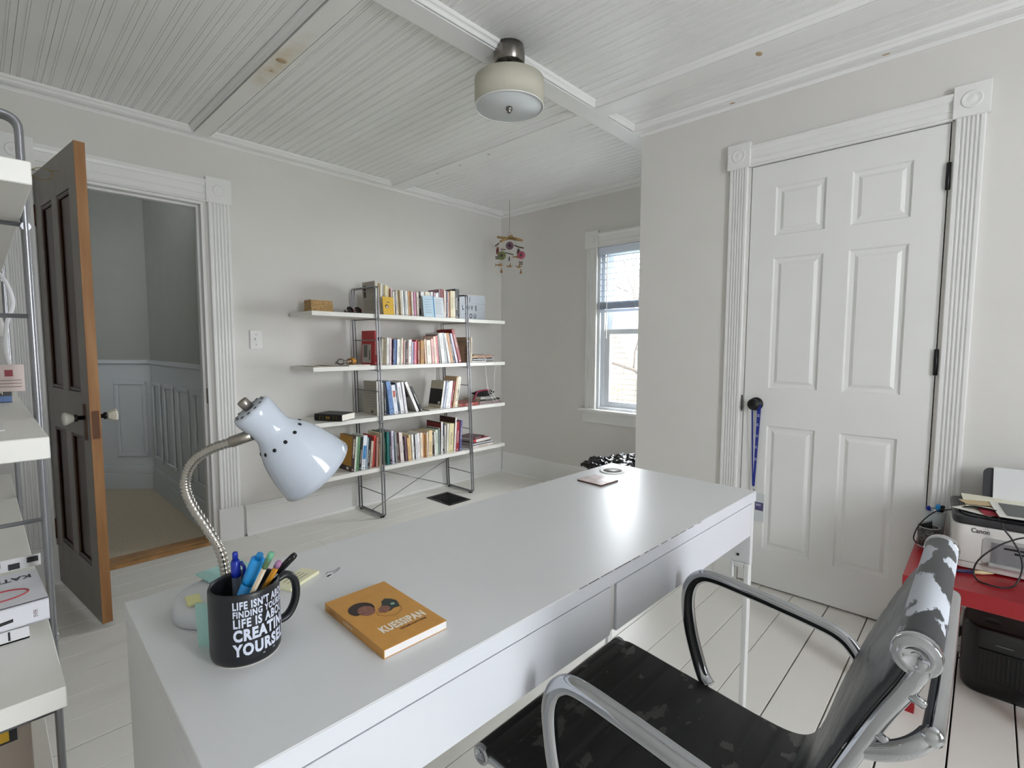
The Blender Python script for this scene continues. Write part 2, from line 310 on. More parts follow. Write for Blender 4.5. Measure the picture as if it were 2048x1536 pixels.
MB().hexa([hallpt(-.1, 0, 0), hallpt(2.2, 0, 0), hallpt(2.2, -.1, 0), hallpt(-.1, -.1, 0), hallpt(-.1, 0, 2.5), hallpt(2.2, 0, 2.5), hallpt(2.2, -.1, 2.5), hallpt(-.1, -.1, 2.5)]).build('wall_hall_far', M_HALL)
struct(bpy.data.objects['wall_hall_far']); wall('wall_hall_left', [(-3.95, -3.85, .131, 1.25, 0, 2.5), (-3.95, -3.85, 1.55, 3.3, 0, 2.5), (-3.95, -3.85, 1.25, 1.55, 0, 1.3), (-3.95, -3.85, 1.25, 1.55, 1.80, 2.5), (-3.95, XL-.1, .1, .131, 0, 2.5)], M_HALL)
struct(MB().box(-4.0, -2.2, .131, 3.3, 2.5, 2.58).build('ceiling_hall', M_CEIL))
wn = struct(thing('trim_6', 'pale panelled wainscot along the hallway wall', 'wainscot'))
RW = lambda a, b, z: (HX1-.0006-b, .131+a, z)       # right hall wall, a from doorway inwards
FWp = lambda a, b, z: hallpt(a, b+.0006, z)
def slab(fn, a0, a1, b0, b1, z0, z1, nm, par, bev=.001): return MB().hexa([fn(a0, b0, z0), fn(a1, b0, z0), fn(a1, b1, z0), fn(a0, b1, z0), fn(a0, b0, z1), fn(a1, b0, z1), fn(a1, b1, z1), fn(a0, b1, z1)]).build(nm, M_WAIN, par, bev, 1)
for fn, La, pans in ((RW, 1.43, [(.03, .28), (.40, .66), (.78, 1.03), (1.14, 1.38)]), (FWp, 1.9, [(.06, .31), (.46, .71), (.86, 1.11)])):
    slab(fn, 0, La, 0, .010, 0, 1.06, 'wainscot_panel', wn); slab(fn, 0, La, .010, .034, 1.03, 1.062, 'chair_rail', wn, .004); slab(fn, 0, La, .010, .030, 0, .13, 'hall_baseboard', wn, .003); slab(fn, 0, La, .010, .024, .13, .19, 'hall_baseboard_cap', wn, .003)
    for a, b in pans:
        for q in ((a, b, .27, .30), (a, b, .86, .89), (a, a+.03, .30, .86), (b-.03, b, .30, .86)): slab(fn, q[0], q[1], .010, .026, q[2], q[3], 'panel_moulding', wn, .005)
# ------------------------------------------------------------------ door_1: old four-panel wooden door standing open into the room
M_DGREY = mat('dull_grey_brown_door_varnish', '827d76', .42, var=.12, vscale=7)
M_DPAN = two_tone('dark_brown_panel_varnish', '2c1509', '45230f', 9, .55, .3, .4, soft=.15, stretch=(1, 1, .12))
M_DEDGE = two_tone('bare_orange_wood_edge', '9c7043', '84592f', 10, .55, .5, .6, soft=.2, stretch=(4, 4, .3))
d1 = thing('door_1', 'old four-panel wooden door with bare orange edge standing open into the room', 'door', (-3.122, -.012, 0), math.radians(-83.4)); struct(d1)
DW, DT, DZ0, DZ1 = .672, .035, .018, 1.978
# local: x along the width from the hinge, y thickness (face towards the shelf unit is -y), z up
zr = [(DZ0, .24), (.80, .985), (1.815, DZ1)]
for a, b in ((0, .1), (DW-.105, DW-.0035)): box('stile', M_DGREY, a, b, -DT/2, DT/2, DZ0, DZ1, d1, .001)
for a, b in zr: box('rail', M_DGREY, .1, DW-.105, -DT/2+.0003, DT/2-.0003, a, b, d1, .001)
mx = (.1+DW-.105)/2
for a, b in ((.24, .80), (.985, 1.815)): box('mullion', M_DGREY, mx-.04, mx+.04, -DT/2+.0003, DT/2-.0003, a, b, d1, .001)
for a, b in ((.1, mx-.04), (mx+.04, DW-.105)):
    for c, d in ((.24, .80), (.985, 1.815)):
        box('panel', M_DPAN, a, b, -.006, .006, c, d, d1)
        for s in (-1, 1):
            w = .016
            for q in ((a, b, c, c+w), (a, b, d-w, d), (a, a+w, c+w, d-w), (b-w, b, c+w, d-w)):
                MB().box(q[0], q[1], s*.006, s*(DT/2-.003), q[2], q[3]).build('panel_moulding', M_DPAN, d1, .004, 1)
box('edge_strip', M_DEDGE, DW-.0035, DW, -DT/2, DT/2, DZ0, DZ1, d1)
box('lock_plate', mat('worn_brown_lock_metal', '5a3b28', .5, metal=.5), DW-.0005, DW+.0012, -.012, .012, .80, .915, d1)
M_GLASSK = mat('pressed_glass_knob', 'cfcabb', .12, spec=.8); M_PORC = mat('old_white_porcelain', 'c9c7bb', .25)
for s, m in ((-1, M_PORC), (1, M_GLASSK)):
    MB().box(DW-.085, DW-.045, s*DT/2, s*(DT/2+.003), .79, .94).build('escutcheon', MATS['worn_brown_lock_metal'], d1, .001)
    MB().lathe([(.009, 0), (.009, .022), (.015, .024), (.015, .032), (.009, .034)], (DW-.065, s*(DT/2+.003), .885), (0, s, 0), 16).build('knob_shank', M_BLACKM, d1)
    MB().lathe([(.008, 0), (.015, .003), (.023, .018), (.027, .028), (.024, .034), (.012, .038), (0, .039)], (DW-.065, s*(DT/2+.036), .885), (0, s, 0), 8 if s > 0 else 20, sm=s < 0).build('knob', m, d1)
for z in (.28, 1.79): MB().lathe([(.006, 0), (.008, .002), (.008, .098), (.006, .1)], (-.004, -DT/2-.004, z-.05), (0, 0, 1), 12).build('hinge', MATS['worn_brown_lock_metal'], d1)
hk = tag(MB().tube([(.0+.02*math.sin(t)*1.35, 0, .024*math.cos(t)) for t in [i*2*math.pi/24 for i in range(24)]], .0014, 6, closed=True).tube([(.02, 0, .012), (.034, 0, .018), (.046, -.004, .016)], .0014, 6).build('wire_loop', mat('thin_brass_wire', 'a48d55', .35, metal=.9)), 'thin brass wire loop hanging high on the open wooden door', 'wire loop')
hk.location = (-3.140, -.43, 1.888); hk.rotation_euler = (0, 0, math.radians(-25)); hk.scale = (1.35, 1, 1.0)
# ------------------------------------------------------------------ door_2: white six-panel closet door (closed)
d2 = thing('door_2', 'white six-panel closet door with black knob', 'door', (XC, DY1, 0)); struct(d2)
# local coords: y runs negative to the hinge side; face at x=+.002
wY = DY0-DY1
def dbox(nm, y0, y1, z0, z1, x0=.004, x1=.038, bev=.0012): return box(nm, M_DOORW, x0, x1, y0, y1, z0, z1, d2, bev, 1)
g = .004
fm = MB()
for a, b in ((-g, -.112), (-.318, -.413), (-.618, wY+g)): fm.box(.004, .038, a, b, .010, DH-g)
for a, b in ((.010, .195), (.803, .985), (1.60, 1.703), (1.928, DH-g)):
    for y0_, y1_ in ((-.112, -.318), (-.413, -.618)): fm.box(.004, .038, y0_, y1_, a, b)
fm.build('door_slab', M_DOORW, d2)
for y0_, y1_ in ((-.112, -.318), (-.413, -.618)):
    for c, d in ((.195, .803), (.985, 1.60), (1.703, 1.928)):
        ya, yb = min(y0_, y1_), max(y0_, y1_)
        def ring(i, x): return [(x, ya+i, c+i), (x, yb-i, c+i), (x, yb-i, d-i), (x, ya+i, d-i)]
        R = [ring(0, .004), ring(.006, .012), ring(.022, .014), ring(.036, .007)]
        V = sum(R, []); F = [(4*k+i, 4*k+(i+1) % 4, 4*k+4+(i+1) % 4, 4*k+4+i) for k in range(3) for i in range(4)]+[(12, 13, 14, 15)]
        MB().add(V, F).box(.02, .03, ya, yb, c, d).build('raised_panel', M_DOORW, d2)
for z in (1.838, 1.124, .22): MB().lathe([(.004, -.052), (.0075, -.05), (.0075, .05), (.004, .052)], (-.003, wY+.002, z), (0, 0, 1), 12).build('hinge', M_BLACKM, d2)
kb = MB().lathe([(.032, 0), (.032, .004), (.028, .007), (.012, .008), (.011, .022), (.018, .028), (.0265, .036), (.028, .046), (.024, .054), (.01, .057), (0, .0572)], (.004, -.062, .905), (-1, 0, 0), 28).build('knob', M_BLACKM, d2)
MB().box(-.0045, .002, .001, .006, .865, .945).build('strike_plate', M_BLACKM, d2, .002)
# ------------------------------------------------------------------ windows
M_VINYL = mat('white_window_vinyl', 'dfe4ea', .35)
def glass_mat():
    m = bpy.data.materials.new('clear_window_glass'); m.use_nodes = True; nt = m.node_tree; nt.nodes.clear()
    o = nt.nodes.new('ShaderNodeOutputMaterial'); t = nt.nodes.new('ShaderNodeBsdfTransparent'); g = nt.nodes.new('ShaderNodeBsdfGlossy'); g.inputs['Roughness'].default_value = .01; x = nt.nodes.new('ShaderNodeMixShader'); x.inputs[0].default_value = .06
    t.inputs[0].default_value = (.97, .98, .98, 1)
    nt.links.new(t.outputs[0], x.inputs[1]); nt.links.new(g.outputs[0], x.inputs[2]); nt.links.new(x.outputs[0], o.inputs[0]); return m
M_GLASS = glass_mat()
def window(name, label, O, U, N, w, h, zm, muntin=False):
    """double-hung window; O = lower left corner in the wall's inner face, U along the wall, N into the room"""
    t = thing(name, label, 'window', O); struct(t); U = Vector(U); N = Vector(N)
    def pb(nm, a0, a1, b0, b1, z0, z1, m=M_VINYL, bev=.002, par=None):
        f = lambda a, b, z: (U.x*a+N.x*b, U.y*a+N.y*b, z)
        return MB().hexa([f(a0, b0, z0), f(a1, b0, z0), f(a1, b1, z0), f(a0, b1, z0), f(a0, b0, z1), f(a1, b0, z1), f(a1, b1, z1), f(a0, b1, z1)]).build(nm, m, par or t, bev, 1)
    pb('side_jamb', 0, .02, -.12, 0, 0, h); pb('side_jamb', w-.02, w, -.12, 0, 0, h); pb('head_jamb', .02, w-.02, -.12, 0, h-.02, h); pb('sill', .02, w-.02, -.12, 0, 0, .02)
    pb('track', .02, .05, -.105, -.02, .02, h-.02); pb('track', w-.05, w-.02, -.105, -.02, .02, h-.02)
    for (za, zb, ba, bb) in ((.02, zm+.02, -.06, -.028), (zm-.02, h-.02, -.098, -.066)):
        s = pb('sash', .05, .05+.045, ba, bb, za, zb); pb('sash_stile', w-.095, w-.05, ba, bb, za, zb, par=s); pb('sash_rail', .095, w-.095, ba, bb, za, za+.045, par=s); pb('sash_rail', .095, w-.095, ba, bb, zb-.04, zb, par=s)
        pb('pane', .095, w-.095, (ba+bb)/2-.002, (ba+bb)/2+.002, za+.045, zb-.04, M_GLASS, 0, par=s)
    return t, pb
wt, pb = window('window_1', 'white double-hung window beside the closet with a half-raised blind', (0, WIN_B[1], WIN_B[2]), (0, -1, 0), (-1, 0, 0), WIN_B[1]-WIN_B[0], WIN_B[3]-WIN_B[2], .61)
st = struct(thing('trim_7', 'white window stool and apron below the window', 'window sill', (-.0006, WIN_B[1], WIN_B[2])))
MB().box(-.052, 0, -(WIN_B[1]-WIN_B[0])-.045, .155, -.024, 0).build('stool', M_TRIM, st, .006, 3)
MB().prism([(0, 0), (.018, .006), (.018, .075), (.026, .092), (0, .092)], lambda u, v, a: (-u, a, -.116+v), -(WIN_B[1]-WIN_B[0])-.045, .12).build('apron', M_TRIM, st)
for i, (a, b, c, d) in enumerate(WIN_D):
    window('window_%d' % (i+2), 'double-hung window in the wall behind the desk chair', (a, YD, c), (1, 0, 0), (0, 1, 0), b-a, d-c, .68)
    casing('trim_%d' % (8+i), 'white fluted casing of the window behind the desk chair', (a, YD+.0006, 0), (1, 0, 0), (0, 1, 0), b-a, c, d, .1, plinth=False)
window('window_hall', 'window of the hallway, out of sight from the room', (-3.85, 1.55, 1.3), (0, -1, 0), (1, 0, 0), .30, .50, .23)  # unseen window added to let daylight into the dim hallway
# venetian blind, raised half way
bl = thing('window_blind', 'white venetian blind half raised in the window', 'blind', (-.0, WIN_B[1], 0))
M_SLAT = mat('white_translucent_blind_slat', 'dfe5ee', .5)
_nt = M_SLAT.node_tree; _tr = _nt.nodes.new('ShaderNodeBsdfTranslucent'); _tr.inputs[0].default_value = (.75, .8, .9, 1); _mx = _nt.nodes.new('ShaderNodeMixShader'); _mx.inputs[0].default_value = .22
_nt.links.new(_nt.nodes['Principled BSDF'].outputs[0], _mx.inputs[1]); _nt.links.new(_tr.outputs[0], _mx.inputs[2]); _nt.links.new(_mx.outputs[0], _nt.nodes['Material Output'].inputs[0])
wB = WIN_B[1]-WIN_B[0]
box('headrail_valance', M_SLAT, -.012, .018, -wB+.004, -.004, 1.885, 1.943, bl, .002)
s0 = None
for k in range(9):
    z = 1.868-k*.043
    b = MB().prism([(-.024, -.006), (-.012, .0005), (0, .002), (.012, .0015), (.024, -.002), (.024, -.0005), (.012, .003), (0, .0035), (-.012, .002), (-.024, -.0045)], lambda u, v, a: (u+.004, a, v), -wB+.024, -.024)
    if s0 is None: s0 = b.build('slat', M_SLAT, bl); s0.location = (0, 0, z)
    else: share(s0, 'slat', bl, (0, 0, z))
for k in range(9): share(s0, 'slat', bl, (0, 0, 1.472+k*.0056))
box('bottom_rail', M_SLAT, -.02, .028, -wB+.024, -.024, 1.442, 1.463, bl, .003)
for y in (-.10, -.32, -.54): MB().tube([(-.022, y, 1.89), (-.022, y, 1.46)], .0011, 5).tube([(.03, y, 1.89), (.03, y, 1.46)], .0011, 5).build('ladder_cord', M_SLAT, bl)
MB().tube([(-.034, -.100, 1.885), (-.036, -.100, 1.24)], .0045, 8).build('tilt_wand', M_PLASTIC_W, bl)
# light switch
sw = thing('light_switch', 'white toggle light switch on the wall beside the doorway casing', 'switch', (-2.1695, -.0006, 1.2175))
box('switch_plate', M_PLASTIC_W, -.035, .035, -.006, 0, -.058, .058, sw, .004, 3); box('toggle', M_PLASTIC_W, -.005, .005, -.016, -.006, -.004, .012, sw, .002)
for z in (-.03, .03): MB().lathe([(.003, 0), (.003, .0012), (0, .0014)], (0, -.006, z), (0, -1, 0), 10).build('screw', mat('steel_screw', '9a9a98', .4, metal=.8), sw)
# floor register
rg = thing('floor_vent', 'black metal floor vent in front of the bookcase', 'vent', (-.915, -.33, .0))
box('vent_frame', M_BLACKM, -.105, -.085, -.142, .142, .0006, .005, rg, .0015); box('vent_frame', M_BLACKM, .085, .105, -.142, .142, .0006, .005, rg, .0015); box('vent_frame', M_BLACKM, -.085, .085, .12, .142, .0006, .005, rg, .0015); box('vent_frame', M_BLACKM, -.085, .085, -.142, -.12, .0006, .005, rg, .0015)
vd = box('vent_duct', mat('black_duct', '030303', .9), -.085, .085, -.12, .12, .0006, .0012, rg)
l0 = None
for k in range(14):
    if l0 is None: l0 = box('louvre', M_BLACKM, -.085, .085, -.002, .002, .0014, .0044, rg); l0.location = (0, -.11+k*.0169, 0)
    else: share(l0, 'louvre', rg, (0, -.11+k*.0169, 0))
# upright books on the bookcase, per shelf: left edge, thickness, height, lean in degrees, cover colour, note
BOOKS = {
 1: [
  (-1.5229, 0.0091, 0.225, -1.1, 'cfc9ba', 'cover tall grey-beige with two small dark photographs on its cover'), (-1.51, 0.0145, 0.212, -0.5, 'dcdac8', ''), (-1.4917, 0.01, 0.211, 0.2, 'c0a983', ''), (-1.4813, 0.0112, 0.211, 0.3, 'ece9e0', ''),
  (-1.4693, 0.0147, 0.205, 0.2, 'dcd9d2', ''), (-1.4495, 0.0121, 0.201, -0.4, 'e3d6a8', ''), (-1.4358, 0.0106, 0.201, -0.0, 'e6dfc4', ''), (-1.4248, 0.0119, 0.193, 0.1, 'dccb94', ''),
  (-1.4118, 0.0071, 0.179, -0.1, '7d2f2c', ''), (-1.3923, 0.012, 0.182, -3.9, 'e6d5d2', ''), (-1.3795, 0.0093, 0.162, -2.7, 'e9e8e4', ''), (-1.3686, 0.0085, 0.165, -2.2, '4b4340', ''),
  (-1.3597, 0.0118, 0.168, -2.1, 'd2ccc6', ''), (-1.3402, 0.0136, 0.174, -3.6, 'd5c8a4', ''), (-1.3259, 0.0095, 0.174, -3.7, '8e7a58', ''), (-1.3152, 0.012, 0.176, -3.5, 'e8e3d4', ''),
  (-1.2982, 0.0133, 0.175, -3.5, 'eff0ee', ''), (-1.2824, 0.0126, 0.173, -1.5, 'b9bdc0', ''), (-1.2652, 0.0135, 0.173, -2.9, 'eceae4', ''), (-1.2491, 0.023, 0.175, -2.6, 'b98a5e', ''),
  (-1.2244, 0.0124, 0.173, -2.5, 'eadfd9', ''), (-1.2072, 0.0147, 0.172, -1.9, 'c98aa6', ''), (-1.1843, 0.017, 0.172, -1.9, 'd9cfc0', ''), (-1.1629, 0.021, 0.175, -2.0, '2e2c2e', ''),
  (-1.139, 0.029, 0.18, -2.8, 'edebe6', ''), (-1.1043, 0.0349, 0.18, -2.1, 'e8e0cc', ''), (-1.069, 0.0119, 0.179, -1.6, 'c3c8cb', ''), (-1.0535, 0.0189, 0.184, -1.4, 'e9e8e8', ''),
  (-1.0332, 0.0134, 0.18, -0.9, 'b193a2', ''), (-1.0184, 0.0158, 0.176, -0.5, 'eef0f0', ''), (-1.0012, 0.0192, 0.183, -0.3, 'e6e4e6', ''), (-0.9753, 0.0138, 0.21, -1.0, '9a7b80', 'tall mauve-grey'),
  (-0.9578, 0.0196, 0.213, -1.9, '8c2f38', ''), (-0.9368, 0.012, 0.207, -1.2, 'e5d2c2', ''), (-0.9228, 0.0115, 0.202, -0.0, 'e2dcd6', ''), (-0.9098, 0.0141, 0.204, -0.3, '3c3a58', ''),
  (-0.8947, 0.0196, 0.196, -0.1, 'cfa593', ''), (-0.8737, 0.0298, 0.207, -0.4, 'd9cda6', ''), (-0.8406, 0.0205, 0.208, -1.2, 'e2dbc6', ''), (-0.8187, 0.0247, 0.226, -0.8, '1f1f22', 'tall black'),
  (-0.792, 0.0132, 0.225, -0.5, '1a1a1c', ''),
 ],
 2: [
  (-1.5423, 0.0228, 0.234, 1.8, 'b2262a', 'cover thick bright red with a pale picture on its cover'), (-1.5103, 0.0085, 0.163, 0.8, 'e4d9d4', ''), (-1.4848, 0.005, 0.19, 0.9, '222024', ''), (-1.4786, 0.016, 0.18, 1.2, 'e9e4cf', ''),
  (-1.4603, 0.0114, 0.184, 1.0, 'c9bda6', ''), (-1.4438, 0.0222, 0.186, 1.2, 'e6e5e0', ''), (-1.418, 0.0104, 0.183, 0.9, 'e8d3d6', ''), (-1.4072, 0.0132, 0.173, 1.1, '7b4f66', ''),
  (-1.3936, 0.0089, 0.174, 1.2, '27294a', ''), (-1.3835, 0.0228, 0.174, 1.1, '4f71a6', ''), (-1.3595, 0.0078, 0.175, 1.1, 'ecebe6', ''), (-1.3505, 0.0251, 0.177, 0.9, 'e8e5df', ''),
  (-1.3233, 0.0096, 0.185, 0.7, 'ece8d8', ''), (-1.3133, 0.015, 0.172, 1.1, 'cc8f8c', ''), (-1.297, 0.008, 0.169, 1.0, 'efe9e4', ''), (-1.2882, 0.0165, 0.164, 1.1, '3b2624', ''),
  (-1.2705, 0.011, 0.154, 0.9, 'c0927a', ''), (-1.2581, 0.0257, 0.175, 0.7, 'eceae8', ''), (-1.2312, 0.0108, 0.161, 0.4, 'bdb3d2', ''), (-1.22, 0.0069, 0.16, 0.7, '2d2944', ''),
  (-1.2122, 0.0164, 0.161, 0.8, 'd77f92', ''), (-1.1943, 0.0123, 0.173, 0.4, 'b8302c', ''), (-1.1807, 0.0125, 0.163, 0.6, '84392c', ''), (-1.1675, 0.0093, 0.165, 0.5, 'c19068', ''),
  (-1.1565, 0.0279, 0.171, 0.5, 'a9782a', 'mustard'), (-1.1162, 0.009, 0.174, -3.5, 'e7c8ae', ''), (-1.1063, 0.0104, 0.181, -2.1, 'd8d0cb', ''), (-1.0913, 0.0371, 0.173, -3.5, 'e8e2d2', ''),
  (-1.0501, 0.0204, 0.183, -4.7, 'dba8a6', ''), (-1.0254, 0.0178, 0.2, -4.8, 'ecd9c3', ''), (-1.0058, 0.0222, 0.206, -3.7, 'c9757a', ''), (-0.9764, 0.0114, 0.218, -5.4, '8d8b88', ''),
  (-0.9549, 0.0316, 0.227, -7.9, 'e6e7e4', ''), (-0.9192, 0.018, 0.231, -8.7, 'a4adb2', ''), (-0.8899, 0.0207, 0.229, -11.3, 'ece5dc', ''), (-0.8682, 0.0184, 0.231, -11.2, 'c89058', ''),
  (-0.8453, 0.0178, 0.227, -11.9, '2f3147', ''), (-0.8136, 0.0187, 0.231, -15.0, 'd9d2e2', ''), (-0.7877, 0.0267, 0.264, -16.4, '8e2a2c', 'tall dark red'),
 ],
 3: [
  (-1.5237, 0.0205, 0.234, -0.8, 'e3e0da', 'cover white-spined with a grey-beige printed cover'), (-1.5009, 0.0101, 0.232, -0.5, 'dad6cc', ''), (-1.4779, 0.0126, 0.224, -2.1, 'ecebe6', ''), (-1.4594, 0.0139, 0.221, -2.5, '24242c', ''),
  (-1.4183, 0.034, 0.233, -9.3, '6f8fba', ''), (-1.3834, 0.0041, 0.236, -8.2, '1d2438', 'tall navy'), (-1.3785, 0.0304, 0.205, -7.4, 'dfe3ea', ''), (-1.3469, 0.0141, 0.222, -7.3, '3a465c', ''),
  (-1.3252, 0.0315, 0.22, -9.1, 'e4e4e6', ''), (-1.2899, 0.0167, 0.225, -8.2, 'ebe9ee', ''), (-1.1997, 0.0207, 0.241, -25.1, 'efeeea', 'cover leaning white-edged'), (-1.1642, 0.021, 0.198, -27.0, '201f21', 'cover leaning black'),
  (-0.9824, 0.0158, 0.213, 10.1, 'e9e6de', 'cover leaning black and cream'), (-0.9656, 0.0135, 0.214, 12.8, '77809a', ''), (-0.9501, 0.0115, 0.202, 13.2, 'dde4ee', ''), (-0.9292, 0.0187, 0.207, 10.9, 'eef0f0', ''),
  (-0.9023, 0.0218, 0.209, 8.9, 'eae6e8', ''), (-0.8795, 0.0141, 0.207, 11.6, '9c2f36', ''), (-0.8595, 0.0171, 0.24, 10.2, 'b99b78', ''), (-0.8399, 0.0294, 0.239, 11.3, 'e3dcc4', 'cream'),
 ],
 4: [
  (-1.7271, 0.0211, 0.235, 5.1, '3a2320', 'cover thick dark-spined with a mustard cover'), (-1.7042, 0.0133, 0.228, 5.1, 'cfd6c8', ''), (-1.6883, 0.0182, 0.224, 5.2, '5e8a63', ''), (-1.6694, 0.017, 0.22, 6.1, '1e1f22', ''),
  (-1.65, 0.028, 0.227, 5.6, 'dfe4ea', ''), (-1.6159, 0.0075, 0.21, 4.1, 'b8cad8', ''), (-1.6073, 0.0181, 0.206, 5.4, '23252c', ''), (-1.5839, 0.0167, 0.181, 5.4, 'ead9c4', ''),
  (-1.5634, 0.0157, 0.216, 5.4, 'c9463f', ''), (-1.5357, 0.0155, 0.202, 3.3, 'b98e80', ''), (-1.5061, 0.0157, 0.229, -0.5, 'e2dbb8', ''), (-1.4623, 0.0104, 0.231, -2.4, '2f5d47', ''),
  (-1.4511, 0.0185, 0.229, -0.5, '1f6f6a', 'teal'), (-1.4266, 0.0113, 0.228, -1.9, '22233a', ''), (-1.4144, 0.0081, 0.228, -1.9, '5c4a5a', ''), (-1.4051, 0.0209, 0.231, -1.5, 'd3d2e4', ''),
  (-1.3776, 0.0143, 0.219, -2.7, '8e9796', ''), (-1.3614, 0.0176, 0.216, -3.1, '4c2a2e', ''), (-1.3389, 0.0192, 0.215, -4.3, 'e4d4d0', ''), (-1.3174, 0.0097, 0.209, -4.8, 'e2ded6', ''),
  (-1.3064, 0.0098, 0.184, -3.3, '2e2630', ''), (-1.2949, 0.015, 0.182, -3.5, '7c5a6a', ''), (-1.2756, 0.0207, 0.167, -4.2, 'd8b27c', ''), (-1.2536, 0.01, 0.185, -4.1, 'e6d3a6', ''),
  (-1.2388, 0.0153, 0.186, -2.8, 'efeeea', ''), (-1.2222, 0.0163, 0.182, -2.8, '26252c', ''), (-1.2041, 0.0106, 0.183, -2.5, 'eaeaec', ''), (-1.1917, 0.0205, 0.189, -1.9, 'ebe9ea', ''),
  (-1.1631, 0.0185, 0.189, -1.5, 'ecdfca', ''), (-1.1419, 0.0214, 0.182, -0.3, 'c08d5c', ''), (-1.1196, 0.0128, 0.177, 0.2, 'b79368', ''), (-1.0999, 0.0097, 0.187, -1.9, 'e9e3dc', ''),
  (-1.0892, 0.0305, 0.196, 0.1, 'e6cfa2', ''), (-1.0571, 0.0158, 0.179, -0.3, '2a2629', ''), (-1.0331, 0.0099, 0.181, -2.8, 'eae6dd', ''), (-1.0213, 0.0234, 0.193, -1.4, 'cfd8cb', ''),
  (-0.996, 0.0149, 0.205, -1.4, '7d8a86', ''), (-0.9792, 0.015, 0.249, 0.5, 'ecebe7', 'cover tall white-spined with a dark red cover'), (-0.9632, 0.0229, 0.231, 0.5, '23233a', ''), (-0.9383, 0.0162, 0.216, 0.6, 'dad6cc', ''),
  (-0.9211, 0.0143, 0.227, 2.1, 'e6e3d8', ''), (-0.9048, 0.044, 0.225, 3.5, 'd9cfa4', 'cream and grey-blue'), (-0.8558, 0.0127, 0.269, 4.4, 'e9e4dc', 'cover tall white-edged with a dark brown cover'), (-0.8421, 0.0122, 0.226, 4.3, 'd7a2ac', ''),
  (-0.8273, 0.0302, 0.234, 4.0, '8c2631', 'dark red'), (-0.795, 0.0181, 0.239, 3.6, '5a5a8c', ''),
 ],
}
# ------------------------------------------------------------------ shelf units: steel ladder frames with white boards
M_STEEL = mat('grey_lacquered_steel_tube', '8b8c90', .28, metal=.75)
M_SHELF = mat('white_laminate_shelf', 'e2e1db', .42, var=.01)
M_RUB = mat('black_rubber_foot', '151515', .8)
def shelf_unit(name, label, loc, rz, L, D, tops, th, frames, ztop, braces=True, lean=(0., 0.)):
    """local: x along the length, y from 0 (wall side) to -D (front), z up"""
    t = thing(name, label, 'shelf unit', loc, rz)
    for z in tops: box('shelf', M_SHELF, 0, L, -D, -.004, z-th, z, t, .0012, 1)
    for fx0, kl in zip(frames, lean):
        fr = None; F = lambda z: fx0+kl*z
        for dx in (-.010, .010):
            pts = fillet([(F(.014)+dx, -.012, .014), (F(ztop)+dx, -.012, ztop), (F(ztop)+dx, -D-.006, ztop), (F(.014)+dx, -D-.006, .014), (F(.014)+dx, -.012+.0001, .014)], .022)
            fr = MB().tube(pts, .0052, 8).build('frame', M_STEEL, t)
        for z in [.165]+[q+.168 for q in tops[:-1]]+[q-th-.006 for q in tops]:
            MB().tube([(F(z), -.012, z), (F(z), -D-.006, z)], .0036, 6).build('rung', M_STEEL, fr)
        for z in [q-th-.010 for q in tops]: MB().tube([(F(z)-.014, -D-.006, z), (F(z)+.014, -D-.006, z)], .0068, 8).build('clip', M_STEEL, fr)
        for y in (-.03, -D+.02): box('foot', M_RUB, fx0-.013, fx0+.013, y-.008, y+.008, 0, .010, fr, .001)
    if braces:
        a, b = frames
        MB().tube([(a, -D*.5, .018), (b, -D*.5, tops[0]-th-.008)], .0032, 6).build('cross_brace', M_STEEL, t)
        MB().tube([(a, -D*.5+.008, tops[0]-th-.008), (b, -D*.5+.008, .018)], .0032, 6).build('cross_brace', M_STEEL, t)
    return t
ZS = {1: 1.391, 2: 1.05, 3: .704, 4: .357}
shelf_unit('bookcase', 'white four-board bookcase with grey steel frames against the back wall, full of books', (-1.972, -.036, 0), 0, 1.662, .314, [.357, .704, 1.05, 1.391], .027, (.471, 1.288), 1.572, lean=(-.020, -.038))
